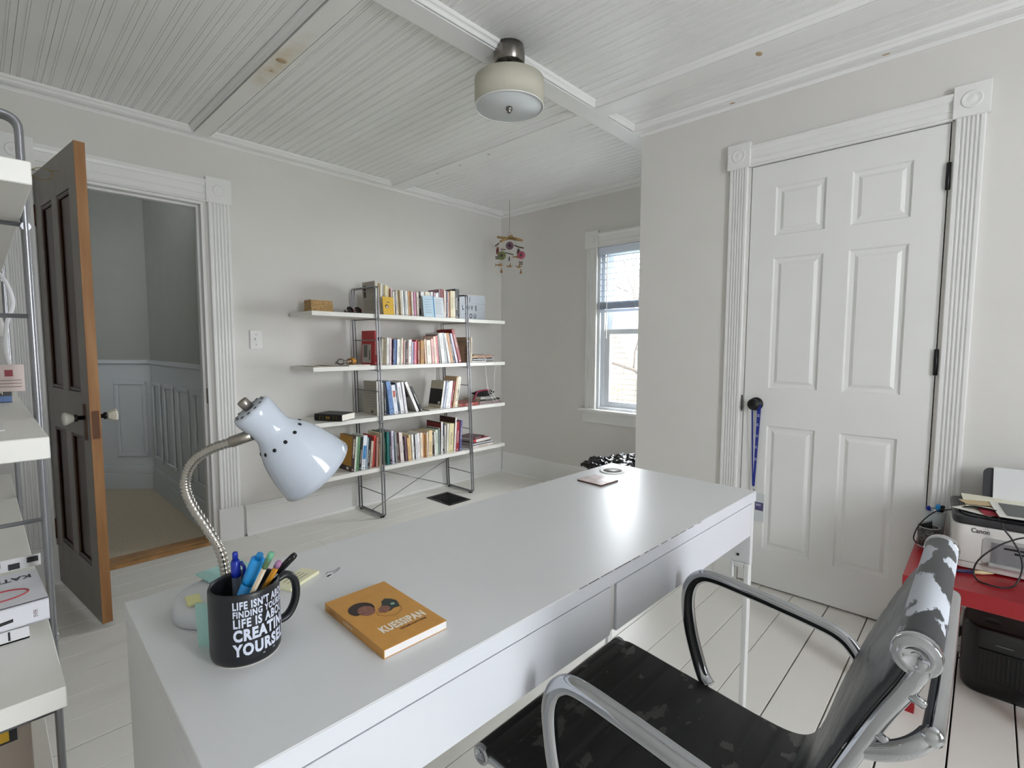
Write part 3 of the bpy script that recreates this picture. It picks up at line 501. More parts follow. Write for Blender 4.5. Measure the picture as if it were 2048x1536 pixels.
# ------------------------------------------------------------------ books
def book_mats():
    m = bpy.data.materials.new('book_cover'); m.use_nodes = True; nt = m.node_tree; b = nt.nodes['Principled BSDF']; L = nt.links.new
    oi = nt.nodes.new('ShaderNodeObjectInfo'); tc = nt.nodes.new('ShaderNodeTexCoord')
    def mth(op, x, y=None):
        q = nt.nodes.new('ShaderNodeMath'); q.operation = op
        for k, w in enumerate((x, y)):
            if w is None: continue
            if isinstance(w, (int, float)): q.inputs[k].default_value = w
            else: L(w, q.inputs[k])
        return q.outputs[0]
    sg = nt.nodes.new('ShaderNodeSeparateXYZ'); L(tc.outputs['Generated'], sg.inputs[0]); so = nt.nodes.new('ShaderNodeSeparateXYZ'); L(tc.outputs['Object'], so.inputs[0])
    cen = mth('LESS_THAN', mth('ABSOLUTE', mth('SUBTRACT', sg.outputs['X'], .5)), .22)
    lo = mth('ADD', mth('MULTIPLY', oi.outputs['Random'], .35), .12); t1 = mth('GREATER_THAN', sg.outputs['Z'], lo); t2 = mth('LESS_THAN', sg.outputs['Z'], mth('ADD', lo, .42))
    cb = nt.nodes.new('ShaderNodeCombineXYZ'); L(mth('MULTIPLY', so.outputs['X'], 260), cb.inputs[0]); L(mth('MULTIPLY', mth('ADD', so.outputs['Z'], mth('MULTIPLY', oi.outputs['Random'], 9)), 330), cb.inputs[2])
    n = nt.nodes.new('ShaderNodeTexNoise'); n.inputs['Scale'].default_value = 1.0; n.inputs['Detail'].default_value = 0; L(cb.outputs[0], n.inputs['Vector'])
    mu_ = mth('MULTIPLY', mth('MULTIPLY', cen, mth('GREATER_THAN', n.outputs[0], .50)), mth('MULTIPLY', t1, t2))
    bt_ = mth('MULTIPLY', mth('MULTIPLY', cen, mth('GREATER_THAN', sg.outputs['Z'], .035)), mth('LESS_THAN', sg.outputs['Z'], .07))
    class mu: outputs = [mth('MAXIMUM', mu_, bt_)]
    nm = nt.nodes.new('ShaderNodeNewGeometry'); tr = nt.nodes.new('ShaderNodeVectorTransform'); tr.vector_type = 'NORMAL'; tr.convert_from = 'WORLD'; tr.convert_to = 'OBJECT'
    sx = nt.nodes.new('ShaderNodeSeparateXYZ'); L(nm.outputs['Normal'], tr.inputs[0]); L(tr.outputs[0], sx.inputs[0])
    lt = nt.nodes.new('ShaderNodeMath'); lt.operation = 'LESS_THAN'; lt.inputs[1].default_value = -.7; L(sx.outputs['Y'], lt.inputs[0])
    mm = nt.nodes.new('ShaderNodeMath'); mm.operation = 'MULTIPLY'; L(mu.outputs[0], mm.inputs[0]); L(lt.outputs[0], mm.inputs[1])
    m3 = nt.nodes.new('ShaderNodeMath'); m3.operation = 'MULTIPLY'; m3.inputs[1].default_value = .7; L(mm.outputs[0], m3.inputs[0])
    ink = nt.nodes.new('ShaderNodeMix'); ink.data_type = 'RGBA'; ink.inputs[6].default_value = (.75, .72, .66, 1); ink.inputs[7].default_value = (.05, .045, .06, 1); L(oi.outputs['Alpha'], ink.inputs[0])
    mx = nt.nodes.new('ShaderNodeMix'); mx.data_type = 'RGBA'; L(m3.outputs[0], mx.inputs[0]); L(oi.outputs['Color'], mx.inputs[6]); L(ink.outputs[2], mx.inputs[7]); L(mx.outputs[2], b.inputs['Base Color'])
    b.inputs['Roughness'].default_value = .42; return m
M_COVER = book_mats()
M_PAGES = mat('cream_book_pages', 'd9d2c0', .85, bump=.4, bscale=500)
def colour_word(h):
    r, g, b = [int(h[i:i+2], 16) for i in (0, 2, 4)]; mxv, mnv = max(r, g, b), min(r, g, b); d = mxv-mnv
    if d < 16: return 'white' if mxv > 220 else 'pale grey' if mxv > 185 else 'grey' if mxv > 90 else 'black'
    if mxv < 75: return 'navy' if b > r+10 else 'dark brown' if r > b+12 else 'black'
    hue = (60*((g-b)/d % 6) if mxv == r else 60*((b-r)/d+2) if mxv == g else 60*((r-g)/d+4))
    if d < 40 and mxv > 200: return 'cream' if 20 < hue < 75 else 'pale pink' if hue < 20 or hue > 300 else 'pale blue' if 180 < hue < 260 else 'off-white'
    if hue < 14 or hue > 345: return 'pink' if mnv > 110 else 'dark red' if mxv < 160 else 'red'
    if hue < 48: return 'tan' if mnv > 75 else 'brown' if mxv < 150 else 'mustard' if mnv < 60 else 'tan'
    if hue < 70: return 'pale yellow'
    if hue < 165: return 'green' if d > 30 else 'grey-green'
    if hue < 185: return 'teal'
    if hue < 255: return 'blue' if d > 40 else 'grey-blue'
    return 'mauve'
ORD = ['', 'first', 'second', 'third', 'fourth', 'fifth', 'sixth', 'seventh', 'eighth', 'ninth', 'tenth', 'eleventh', 'twelfth', 'thirteenth', 'fourteenth', 'fifteenth', 'sixteenth', 'seventeenth', 'eighteenth', 'nineteenth', 'twentieth']
def ordinal(n):
    if n <= 20: return ORD[n]
    t = {2: 'twent', 3: 'thirt', 4: 'fort'}[n//10]
    return t+'ieth' if n % 10 == 0 else t+'y-'+ORD[n % 10]
def lum(c): return .2126*c[0]+.7152*c[1]+.0722*c[2]
def book(loc, w, d, h, col, label, rot=(0, 0, 0), group=None, hard=False, pm=None):
    """standing book: local x thickness, y from spine (0) to fore-edge (d), z height"""
    c = hx(col) if isinstance(col, str) else col; ct = min(.0022 if hard else .0009, w*.18); ov = .003 if hard else .0
    m = MB().box(0, w, 0, ct*1.4, 0, h).box(0, ct, ct*1.4, d, 0, h).box(w-ct, w, ct*1.4, d, 0, h)
    o = m.build('book', M_COVER); tag(o, label, 'book', group); o.color = (*c, 1.0 if lum(c) > .12 else 0.0)
    MB().box(ct, w-ct, ct*1.4, d-ov-.0008, ov+.0006, h-ov-.0006).build('pages', pm or M_PAGES, o)
    o.location = loc; o.rotation_euler = rot; return o
SH = {1: 'top', 2: 'second', 3: 'third', 4: 'bottom'}
rb = random.Random(5); BK = {}; DPT = {}
for s, rows in BOOKS.items():
    prv = -9; plean = -99
    for i, (x0, w, h, lean, col, note) in enumerate(rows):
        xo = x0
        if s < 4 and i < 9 and -1.56 < x0: x0 = max(x0, -1.5035, prv)
        if s == 4 and i == 9: w = .0150
        if x0 > xo: lean = max(lean, plean)
        plean = lean
        prv = x0+w/math.cos(math.radians(lean))+.0006 if s < 4 and i < 8 else -9
        if s == 4 and i == 9: w = .0130; lean = 1.5
        if s == 4 and i == 10: x0 = -1.5030; lean = 0.
        if i:
            hh = min(h, pq[2]); rt0 = pq[0]+pq[1]/math.cos(math.radians(pq[3]))
            if -.02 < x0-rt0 < .0003: x0 = rt0+.0003
            re_ = rt0+hh*math.tan(math.radians(pq[3]))
            if x0+hh*math.tan(math.radians(lean)) < re_+.0004: lean = math.degrees(math.atan2(re_+.0006-x0, hh))
        pq = (x0, w, h, lean)
        lr = math.radians(lean); zs = ZS[s]+.0004; note2 = note.replace('cover ', '')
        kind = (note2 if note2 else ('thick ' if w > .022 else 'thin ' if w < .0095 else '')+colour_word(col))
        if note2 in ('mustard', 'teal', 'cream', 'dark red'): kind = note2
        words = kind+' book, '+ordinal(i+1)+' upright book from the left on the '+SH[s]+' shelf'
        if len(words.split()) > 16: words = kind+', '+ordinal(i+1)+' on the '+SH[s]+' shelf'
        d = min(.235, max(.115, h*.68+rb.uniform(-.012, .018))); yf = -.322+rb.uniform(-.004, .010)+(x0-xo)*1.5
        if note.startswith('cover'): d = min(.2, h*.72); yf = -.326+(x0-xo)*1.55
        if yf+d > -.062: d = -.062-yf
        # rest on the lower corner: left corner when leaning left, right corner when leaning right
        loc = (x0, yf, zs) if lean <= 0 else (x0, yf, zs+w*math.sin(lr))
        o = book(loc, w, d, h, col, words, (0, lr, 0), 'upright books on the %s shelf' % SH[s], hard=w > .018)
        BK[(s, i)] = o; DPT[o.name] = d
# covers that face the room
def cover_print(o, y0, y1, z0, z1, col, nm='cover_print', t=.0004):
    c = MB().box(-t, 0, y0, y1, z0, z1).build(nm, mat('print_'+col, col, .6, var=.12, vscale=70), o); return c
o = BK[(1, 0)]; d = DPT[o.name]; cover_print(o, .0008, d, .0005, .224, 'a9a39a', 'cover_face', .0003); cover_print(o, d-.045, d-.018, .165, .200, '23211f', t=.0006); cover_print(o, d-.045, d-.018, .118, .158, '2a2624', t=.0006)
for k in range(7): cover_print(o, .02, d-.02, .095-k*.011, .0985-k*.011, '8d867a', 'cover_text', .0005)
o = BK[(2, 0)]; d = DPT[o.name]; cover_print(o, .045, d-.01, .012, .140, 'b9b4ae', t=.0005); cover_print(o, .09, d-.03, .05, .135, '6d6a68', t=.0008); cover_print(o, .058, .068, .03, .10, '4d4a48', t=.0008)
o = BK[(3, 0)]; d = DPT[o.name]; cover_print(o, .0008, d, .0005, .233, 'a8a195', 'cover_face', .0003)
for k in range(9): cover_print(o, .022, d-.022, .20-k*.018, .2035-k*.018, '857e73', 'cover_text', .0005)
cover_print(o, .05, .08, .012, .03, '4a4640', t=.0005)
o = BK[(4, 0)]; d = DPT[o.name]; cover_print(o, .002, d, .034, .2345, 'b0822f', 'cover_face', .0003); cover_print(o, .03, .062, .008, .026, 'd8d4c8', 'barcode', .0005)
lettering('spine_title', 'CRUEL OPTIMISM', .014, lambda x, y, z: (.006+y, -.0004, .05+.165-x), mat('pale_spine_ink', 'd8d2bf', .6), o, squeeze=.95, bold=.0004)
o = BK[(3, 11)]; d = DPT[o.name]; cover_print(o, .001, d, .0005, .197, '232224', 'cover_face', .0003); cover_print(o, .02, .05, .01, .03, 'cfcac2', 'barcode', .0006)
o = BK[(3, 10)]; d = DPT[o.name]; cover_print(o, .001, d, .0005, .240, '8d8780', 'cover_face', .0003); cover_print(o, .02, d-.004, .12, .236, '2b2928', t=.0006)
o = BK[(3, 12)]; d = DPT[o.name]; cover_print(o, .001, d, .0005, .212, 'b9b09c', 'cover_face', .0003); cover_print(o, .002, d, .03, .150, '1c1b1b', t=.0006); cover_print(o, .016, .040, .035, .055, 'd8d4ca', 'barcode', .0009)
o = BK[(3, 19)]; lettering('spine_title', 'STILL POSSIBLE', .017, lambda x, y, z: (.024-y, -.0004, .045+x), mat('black_spine_ink', '201e1e', .6), o, squeeze=.85, bold=.0005)
o = BK[(4, 37)]; d = DPT[o.name]; cover_print(o, .001, d, .0005, .248, '4a2023', 'cover_face', .0003); cover_print(o, .002, d, .195, .235, '7a2426', t=.0005)
o = BK[(4, 42)]; d = DPT[o.name]; cover_print(o, .001, d, .0005, .268, '3a1d17', 'cover_face', .0003)
o = BK[(4, 4)]; MB().box(.004, .026, -.0006, 0, .07, .16).build('spine_picture', mat('print_blue', '3f86c0', .5, var=.3, vscale=50), o)
o = BK[(3, 4)]; MB().box(.001, .033, -.0005, 0, .03, .2).build('spine_picture', mat('print_blue_white', '5f82b5', .5, var=.5, vscale=45), o)
o = BK[(3, 6)]; MB().box(.006, .024, -.0005, 0, .12, .165).build('spine_picture', mat('print_orange_red', 'b5563f', .5, var=.4, vscale=60), o)
# ------------------------------------------------------------------ flat things and stacks on the bookcase
def flat_book(name, label, x0, y0, z, w, d, t, col, rz=0., cat='book', group=None, spine='-y', hard=False, plain=False):
    """lying book: w along x, d along y, t thick; spine towards the room unless told otherwise"""
    c = hx(col); ct = min(.0022 if hard else .0010, t*.2)
    sp = {'-y': (0, w, 0, ct*1.4, 0, t), '-x': (0, ct*1.4, 0, d, 0, t), '+x': (w-ct*1.4, w, 0, d, 0, t)}[spine]
    o = MB().box(*sp).box(0, w, 0, d, 0, ct).box(0, w, 0, d, t-ct, t).build(name, mat('plain_cover_'+col, col, .4) if plain else M_COVER); tag(o, label, cat, group); o.color = (*c, 1.0 if lum(c) > .12 else 0.0)
    q = .002; MB().box(q, w-q, q if spine != '-y' else ct*1.4, d-q, ct, t-ct).build('pages', M_PAGES, o)
    o.location = (x0, y0, z+.0004); o.rotation_euler = (0, 0, rz); return o
def sheet(name, label, cat, x0, y0, z, w, d, t, col, rz=0., curl=0., m=None):
    n = 8; V = []; F = []
    for k in range(2):
        for i in range(n+1):
            for j in range(2):
                u = i/n; V.append((u*w, j*d, (t if k else 0)+curl*(2*u-1)**2*(.4+.6*j)))
    for i in range(n):
        a = 2*i; F.append((a, a+1, a+3, a+2)); b = a+2*(n+1); F.append((b, b+2, b+3, b+1)); F.append((a, a+2, b+2, b)); F.append((a+1, b+1, b+3, a+3))
    F += [(0, 2*(n+1), 2*(n+1)+1, 1), (2*n, 2*n+1, 4*n+3, 4*n+2)]
    o = MB().add(V, F).build(name, m or mat('paper_'+col, col, .7, var=.04, vscale=30)); tag(o, label, cat); o.location = (x0, y0, z+.0005); o.rotation_euler = (0, 0, rz); return o
# top shelf
z = ZS[1]
cb = thing('cork_box', 'small speckled cork box at the left end of the top bookcase shelf', 'box', (-1.916, -.225, z+.0004))
M_CORK = two_tone('speckled_cork', '9a7a4e', 'c0a06c', 90, .55, .8, .8, soft=.08)
MB().hexa([(0, 0, 0), (.15, 0, 0), (.15, .1, 0), (0, .1, 0), (0, .004, .074), (.143, .004, .074), (.143, .1, .074), (0, .1, .074)]).build('body', M_CORK, cb, .002); box('lid_edge', mat('pale_cork_edge', 'c9a887', .7), -.001, .144, .003, .101, .074, .078, cb, .001)
sg = thing('red_sunglasses', 'folded red and black sunglasses on the top shelf beside the cork box', 'sunglasses', (-1.70, -.255, z+.003))
M_RED = mat('red_plastic', 'a8323a', .3); M_SMOKE = mat('dark_lens', '1a1414', .15)
for s in (0, 1): MB().lathe([(.0, 0), (.024, .001), (.026, .003), (.024, .005), (0, .004)], (.03+s*.058, .0, .020), (.15, -1, .5), 18).build('lens', M_SMOKE, sg)
MB().tube([(0, .0, .022), (-.004, .012, .012), (.05, .03, .008), (.13, .02, .006)], .003, 6).build('temple', M_SMOKE, sg); MB().tube([(.115, 0, .022), (.118, .01, .030), (.06, .035, .012), (.0, .03, .006)], .0035, 6).build('temple', M_RED, sg); MB().tube([(.052, -.004, .026), (.06, -.006, .028), (.066, -.004, .026)], .003, 6).build('bridge', M_RED, sg)
yb = thing('yellow_booklet', 'yellow booklet with a small portrait leaning against the books on the top shelf', 'booklet', (-1.478, -.351, z+.0006), math.radians(2))
yb.rotation_euler = (math.radians(-6), 0, math.radians(2)); M_YEL = mat('yellow_cover', 'd0a623', .5, var=.05, vscale=30)
box('cover', M_YEL, 0, .088, 0, .005, 0, .120, yb, .0004, 1); box('pages', M_PAGES, .001, .0875, .0052, .011, .001, .119, yb)
MB().lathe([(0, 0), (.013, 0), (.013, .0005), (0, .0005)], (.03, -.0001, .055), (0, -1, 0), 20).build('portrait_hair', mat('dark_print', '3a2a20', .6), yb); MB().lathe([(0, 0), (.009, 0), (.009, .0008), (0, .0008)], (.030, -.0001, .052), (0, -1, 0), 18).build('portrait_face', mat('pale_print', 'd7bfae', .6), yb); box('title_line', MATS['dark_print'], .03, .055, -.0006, 0, .082, .086, yb)
lf = thing('blue_leaflet', 'open pale blue and white leaflet propped against the books on the top shelf', 'leaflet', (-1.148, -.354, z+.0006)); lf.rotation_euler = (math.radians(-7), 0, 0)
box('left_page', mat('pale_blue_paper', 'b9d3e2', .6, var=.1, vscale=50), 0, .093, 0, .0012, 0, .152, lf); box('fold', mat('blue_ink', '3f86b8', .5), .093, .103, -.0006, .0014, 0, .150, lf); box('right_page', mat('bluish_white_paper', 'd5dde4', .6), .103, .190, 0, .0012, 0, .148, lf)
for k in range(9): box('text_line', mat('grey_print', '8d9aa4', .6), .112, .150+.03*rb.random(), -.0006, 0, .128-k*.013, .131-k*.013, lf)
for k in range(6): box('text_line', MATS['grey_print'], .012, .05+.03*rb.random(), -.0006, 0, .125-k*.019, .128-k*.019, lf)
lb = thing('light_box', 'white cinema-style letter box reading I LOVE YOU on the top shelf', 'letter box', (-.681, -.168, z+.0004))
M_LB = mat('milky_white_acrylic', 'c3cad3', .35); box('case', M_PLASTIC_W, 0, .316, .004, .05, 0, .212, lb, .003)
for k in range(3): box('panel', M_LB, .004, .312, 0, .004, .006+k*.067, .070+k*.067, lb, .0006, 1); box('letter_rail', M_PLASTIC_W, .002, .314, -.0015, .004, .0705+k*.067, .0725+k*.067, lb)
M_LET = mat('black_letter_tile', '141416', .5)
for k, sx in ((2, 'I'), (1, 'LOVE'), (0, 'YOU')):
    off = {'I': .133, 'LOVE': .055, 'YOU': .086}[sx]
    for j, ch in enumerate(sx): lettering('letter', ch, .052, lambda x, y, zz: (off+j*.0475+x, -.0004, .020+k*.067+y), M_LET, lb, squeeze=.78, bold=.0014)
# second shelf
z = ZS[2]
sheet('paper_sheet', 'loose cream paper lying at the left end of the second bookcase shelf', 'paper', -1.94, -.33, z, .20, .27, .0012, 'e3dccd', .05, .004); sheet('paper_sheet', 'loose white paper with a dark edge beside the eyeglasses on the second shelf', 'paper', -1.86, -.31, z+.006, .15, .22, .001, 'd9d3c6', -.12, .003)
gl = thing('eyeglasses', 'folded dark tortoiseshell eyeglasses on the papers of the second shelf', 'eyeglasses', (-1.80, -.315, z+.0085)); M_TORT = mat('tortoiseshell', '3a2c20', .3, var=.4, vscale=80)
for s in (0, 1): MB().tube([(.025+s*.06+.023*math.cos(a), 0, .02+.018*math.sin(a)) for a in [i*math.pi/8 for i in range(16)]], .0026, 6, closed=True).build('rim', M_TORT, gl); MB().lathe([(0, 0), (.021, 0), (.021, .001), (0, .001)], (.025+s*.06, 0, .02), (0, 1, 0), 16).build('lens', M_GLASS, gl)
MB().tube([(.047, 0, .026), (.055, -.002, .029), (.063, 0, .026)], .0022, 6).build('bridge', M_TORT, gl); MB().tube([(.002, 0, .024), (-.004, .012, .012), (.06, .035, .004)], .0022, 6).build('temple', M_TORT, gl); MB().tube([(.108, 0, .024), (.112, .012, .014), (.05, .032, .008)], .0022, 6).build('temple', M_TORT, gl)
flat_book('notebook', 'thin white notebook under the orange gourd on the second shelf', -1.735, -.345, z, .155, .11, .007, 'e6e3dc', .03, 'notebook')
pk = thing('orange_gourd', 'small orange gourd on the white notebook in front of the red book', 'gourd', (-1.668, -.262, z+.0078))
pb_ = MB(); n, mm_ = 24, 10; V = []
for i in range(mm_+1):
    t = math.pi*i/mm_
    for k in range(n):
        a = 2*math.pi*k/n; rr = .030*(1+.07*math.cos(8*a)); V.append((rr*math.sin(t)*math.cos(a), rr*math.sin(t)*math.sin(a), .0225-.0225*math.cos(t)))
pb_.add(V, [(i*n+k, i*n+(k+1) % n, (i+1)*n+(k+1) % n, (i+1)*n+k) for i in range(mm_) for k in range(n)], True).build('body', mat('orange_skin', 'b8802f', .5), pk); MB().tube([(0, 0, .043), (.002, 0, .05), (.006, 0, .054)], [.003, .002, .002], 6).build('stem', mat('dry_stem', '6b5b34', .8), pk)
# the leaning cream book with vertical title behind the right frame
pn = book((-.6835, -.334, z+.0006), .018, .205, .200, 'b8aa92', 'cream book with PANDO down its cover, standing right of the right bookcase frame')
box('cover_face', mat('tan_cover', 'cbbda3', .6), -.0004, 0, .001, .2045, .0005, .1995, pn); box('top_band', mat('olive_band', 'bcae88', .6), -.0008, -.0004, .001, .2045, .135, .1995, pn)
lettering('title', 'PANDO', .034, lambda x, y, zz: (-.0012, .070-y, .128-x), MATS['black_spine_ink'], pn, squeeze=.95, bold=.0005)
STK = [('grey_binder', 'pale grey binder at the bottom of the paper stack on the second shelf', .155, .2, .012, 'c9c8c4', -.66, 0), ('magazine', 'black magazine low in the stack on the second shelf', .235, .215, .006, '26272a', -.655, .05), ('magazine', 'white magazine in the stack on the second shelf', .23, .21, .006, 'dcdfe0', -.65, -.03), ('book', 'black paperback in the middle of the stack on the second shelf', .24, .19, .010, '1f2022', -.66, .08), ('book', 'tan paperback in the stack on the second shelf', .20, .16, .013, 'c59a72', -.655, .02), ('book', 'red-brown booklet in the stack on the second shelf', .21, .17, .006, '9a5a46', -.64, -.10), ('envelope', 'cream envelope lying on top of the stack on the second shelf', .17, .13, .003, 'ddd6c4', -.645, .12), ('booklet', 'olive-grey booklet topmost of the stack on the second shelf', .16, .14, .004, '8f8a78', -.65, .22)]
zz = z
for nm, lbx, w, d, t, col, x, rz in STK: flat_book(nm, lbx, x, -.325, zz, w, d, t, col, rz, 'magazine' if nm == 'magazine' else 'book', 'stack on the second shelf'); zz += t+.0005
# white cable hanging from the second shelf to the third
tag(MB().tube(smooth_path([(-.56, -.34, ZS[2]+.058), (-.555, -.362, ZS[2]+.03), (-.552, -.364, ZS[2]-.03), (-.54, -.364, .93), (-.53, -.364, .86), (-.505, -.364, .82), (-.478, -.362, .80), (-.452, -.364, .84), (-.448, -.364, .90), (-.445, -.364, .97), (-.43, -.364, 1.02), (-.425, -.362, 1.052)]), .0016, 6).tube(smooth_path([(-.532, -.364, .86), (-.51, -.364, .80), (-.47, -.364, .75), (-.43, -.36, .708)]), .0016, 6).tube(smooth_path([(-.478, -.363, .80), (-.44, -.364, .755), (-.40, -.36, .707)]), .0016, 6).build('white_cable', M_PLASTIC_W), 'thin white cable dangling from the second shelf to the third', 'cable')
# third shelf
z = ZS[3]
bi = thing('black_bible', 'thick black leather book with gold spine bands lying on the third shelf', 'book', (-1.905, -.205, z+.0004), math.radians(-62))
# local x along the spine, y into the book
M_LEA = mat('black_leather', '141416', .45, bump=.4, bscale=260); M_GOLD = mat('gold_tooling', 'a58a3c', .35, metal=.8)
MB().prism([(0, .004), (.004, 0), (.15, 0), (.15, .0025), (.006, .0025), (.0035, .006), (.003, .036), (.006, .0415), (.15, .0415), (.15, .044), (.004, .044), (0, .040), (-.003, .022)], lambda u, v, a: (a, u, v), 0, .20).build('cover', M_LEA, bi)
box('pages', mat('white_page_block', 'e3dfd4', .8, bump=.5, bscale=600), .003, .197, .004, .147, .0026, .0414, bi, .001)
for x in (.04, .06, .14, .16): MB().box(x, x+.003, -.0036, -.0008, .010, .034).build('gold_band', M_GOLD, bi)
MB().box(.085, .115, -.0038, -.001, .014, .030).build('gold_title', M_GOLD, bi)
sheet('paper_sheet', 'crumpled white papers under the leaning black and cream book on the third shelf', 'paper', -1.09, -.335, z, .11, .16, .003, 'dcd6c8', .1, .008)
STK = [('book', 'flat red book at the left of the stack on the third shelf', .20, .2, .026, '93382f', -.79, 0), ('magazine', 'white magazine at the bottom of the stack on the third shelf', .26, .2, .005, 'd5cfca', -.575, .04), ('magazine', 'maroon magazine in the stack on the third shelf', .25, .2, .006, '7d4b48', -.575, .0), ('magazine', 'pale lilac magazine in the stack on the third shelf', .245, .2, .005, 'c9c6d2', -.57, .06), ('folder', 'brown-grey folder with curled edge in the stack on the third shelf', .24, .19, .010, '8b7b70', -.572, .03), ('folder', 'black folder in the stack on the third shelf', .235, .2, .012, '18181a', -.57, .04), ('book', 'grey hardback near the top of the stack on the third shelf', .18, .16, .020, 'a6a59f', -.565, .03)]
zz = z
for i, (nm, lbx, w, d, t, col, x, rz) in enumerate(STK):
    flat_book(nm, lbx, x, -.322, zz, w, d, t, col, rz, nm, 'stack on the third shelf')
    if i: zz += t+.0005
def lump(name, m, parent, c, r, seed, amp=.25, n=28, k=16, squash=0):
    rr = random.Random(seed); ph = [(rr.uniform(1, 5), rr.uniform(1, 5), rr.uniform(0, 6), rr.uniform(0, 6), rr.uniform(.3, 1)) for _ in range(7)]; V = []
    for i in range(k+1):
        t = math.pi*i/k
        for j in range(n):
            a = 2*math.pi*j/n; f = 1+amp*sum(w*math.sin(round(p)*a+s1)*math.sin(q*t+s2) for p, q, s1, s2, w in ph)/2.5*math.sin(t)
            V.append((c[0]+r[0]*f*math.sin(t)*math.cos(a), c[1]+r[1]*f*math.sin(t)*math.sin(a), max(squash, c[2]-r[2]*math.cos(t)*(.7+.3*f))))
    return MB().add(V, [(i*n+j, i*n+(j+1) % n, (i+1)*n+(j+1) % n, (i+1)*n+j) for i in range(k) for j in range(n)], True).build(name, m, parent)
po = thing('fabric_pouch', 'black and dark pink fabric pouch slumped over the stack on the third shelf', 'pouch', (-.46, -.24, zz+.001))
lump('pouch_body', mat('black_fabric', '1a171a', .8, bump=.5, bscale=300), po, (0, 0, .022), (.115, .06, .022), 3, .3); MB().tube(smooth_path([(-.17, -.07, -.02), (-.155, -.075, .015), (-.11, -.05, .04), (-.03, -.03, .046), (.06, -.02, .044)]), .008, 8).build('pink_trim', mat('dark_pink_fabric', '7c2440', .7), po)
# bottom shelf
z = ZS[4]
STK = [('book', 'white paperback with yellow tab at the bottom of the stack on the bottom shelf', .25, .18, .017, 'dcd3cd', -.66, .06), ('magazine', 'grey magazine second from the bottom of the stack on the bottom shelf', .26, .19, .006, '77767a', -.655, .10), ('book', 'pale grey paperback in the stack on the bottom shelf', .245, .17, .011, 'c9cace', -.66, .05), ('book', 'dark thin book in the stack on the bottom shelf', .23, .18, .007, '3a3640', -.665, .09), ('book', 'thick white-spined red book in the stack on the bottom shelf', .205, .16, .024, 'b9454a', -.645, .10), ('book', 'dark maroon book topmost of the stack on the bottom shelf', .185, .16, .016, '55303a', -.67, .22)]
zz = z
for i, (nm, lbx, w, d, t, col, x, rz) in enumerate(STK):
    o = flat_book(nm, lbx, x, -.325, zz, w, d, t, col, rz, nm, 'stack on the bottom shelf'); zz += t+.0005
    if i == 0: box('yellow_tab', mat('yellow_tab', 'c9a52f', .6), .12, .155, -.004, .02, -.0, .0012, o)
    if i == 4: box('white_spine', mat('print_e3ddda', 'e3ddda', .6), .03, .2045, -.0006, 0, .001, .023, o)
# ------------------------------------------------------------------ desk
M_DESK = mat('white_foil_desk', 'd6d8d9', .3, bump=.06, bscale=25, var=.015, vscale=3)
M_DFRONT = mat('white_drawer_front', 'd9dce2', .28, bump=.04, bscale=20)
M_LEG = mat('white_powder_coat', 'd9dad9', .4)
DZ = .7693; DL, DWd = 1.3915, .492; TH = -.0276
dk = thing('desk', 'long white desk with two flush drawers', 'desk', (-3.2202, -2.3181, 0), TH)
# top with worn front edge
box('desk_top', M_DESK, 0, DL, -DWd, 0, DZ-.028, DZ, dk, .0012, 1)
box('edge_band', M_DFRONT, .0, DL, -DWd-.0006, -DWd, DZ-.0275, DZ-.0012, dk)
M_CHIP = mat('dark_chipboard_edge', '4c4642', .9); rc = random.Random(4); a = .56
while a < 1.02:
    b = a+rc.uniform(.012, .06); box('edge_chip', M_CHIP, a, b, -DWd-.0009, -DWd+rc.uniform(-.0005, .0001), DZ-rc.uniform(.0008, .0013), DZ-rc.uniform(.0, .0003), dk); a = b+rc.uniform(.002, .02)
# carcass, left end panel
box('end_panel', M_DESK, 0, .018, -DWd+.004, -.004, 0, DZ-.0285, dk, .001); box('back_rail', M_DESK, .018, DL-.02, -.024, -.006, DZ-.19, DZ-.0285, dk, .001)
box('drawer_shelf', M_DESK, .018, DL-.022, -DWd+.03, -.026, DZ-.126, DZ-.114, dk, .001)
box('drawer_rail', mat('dark_steel_runner', '38393c', .5), .018, DL-.026, -DWd+.022, -DWd+.034, DZ-.048, DZ-.0285, dk); box('divider', M_LEG, .6625, .6785, -DWd+.006, -.026, DZ-.122, DZ-.0285, dk, .001)  # dark strip behind the drawer gap: shade put into its colour
for a, b in ((.0005, .6605), (.6805, DL-.026)):
    d = box('drawer', M_DFRONT, a, b, -DWd+.002, -DWd+.019, DZ-.126, DZ-.0325, dk, .0008, 1)
    MB().box(a+.02, b-.02, -DWd+.0195, -.05, DZ-.112, DZ-.106).box(a+.02, a+.032, -DWd+.0195, -.05, DZ-.106, DZ-.05).box(b-.032, b-.02, -DWd+.0195, -.05, DZ-.106, DZ-.05).build('drawer_box', M_DESK, d)
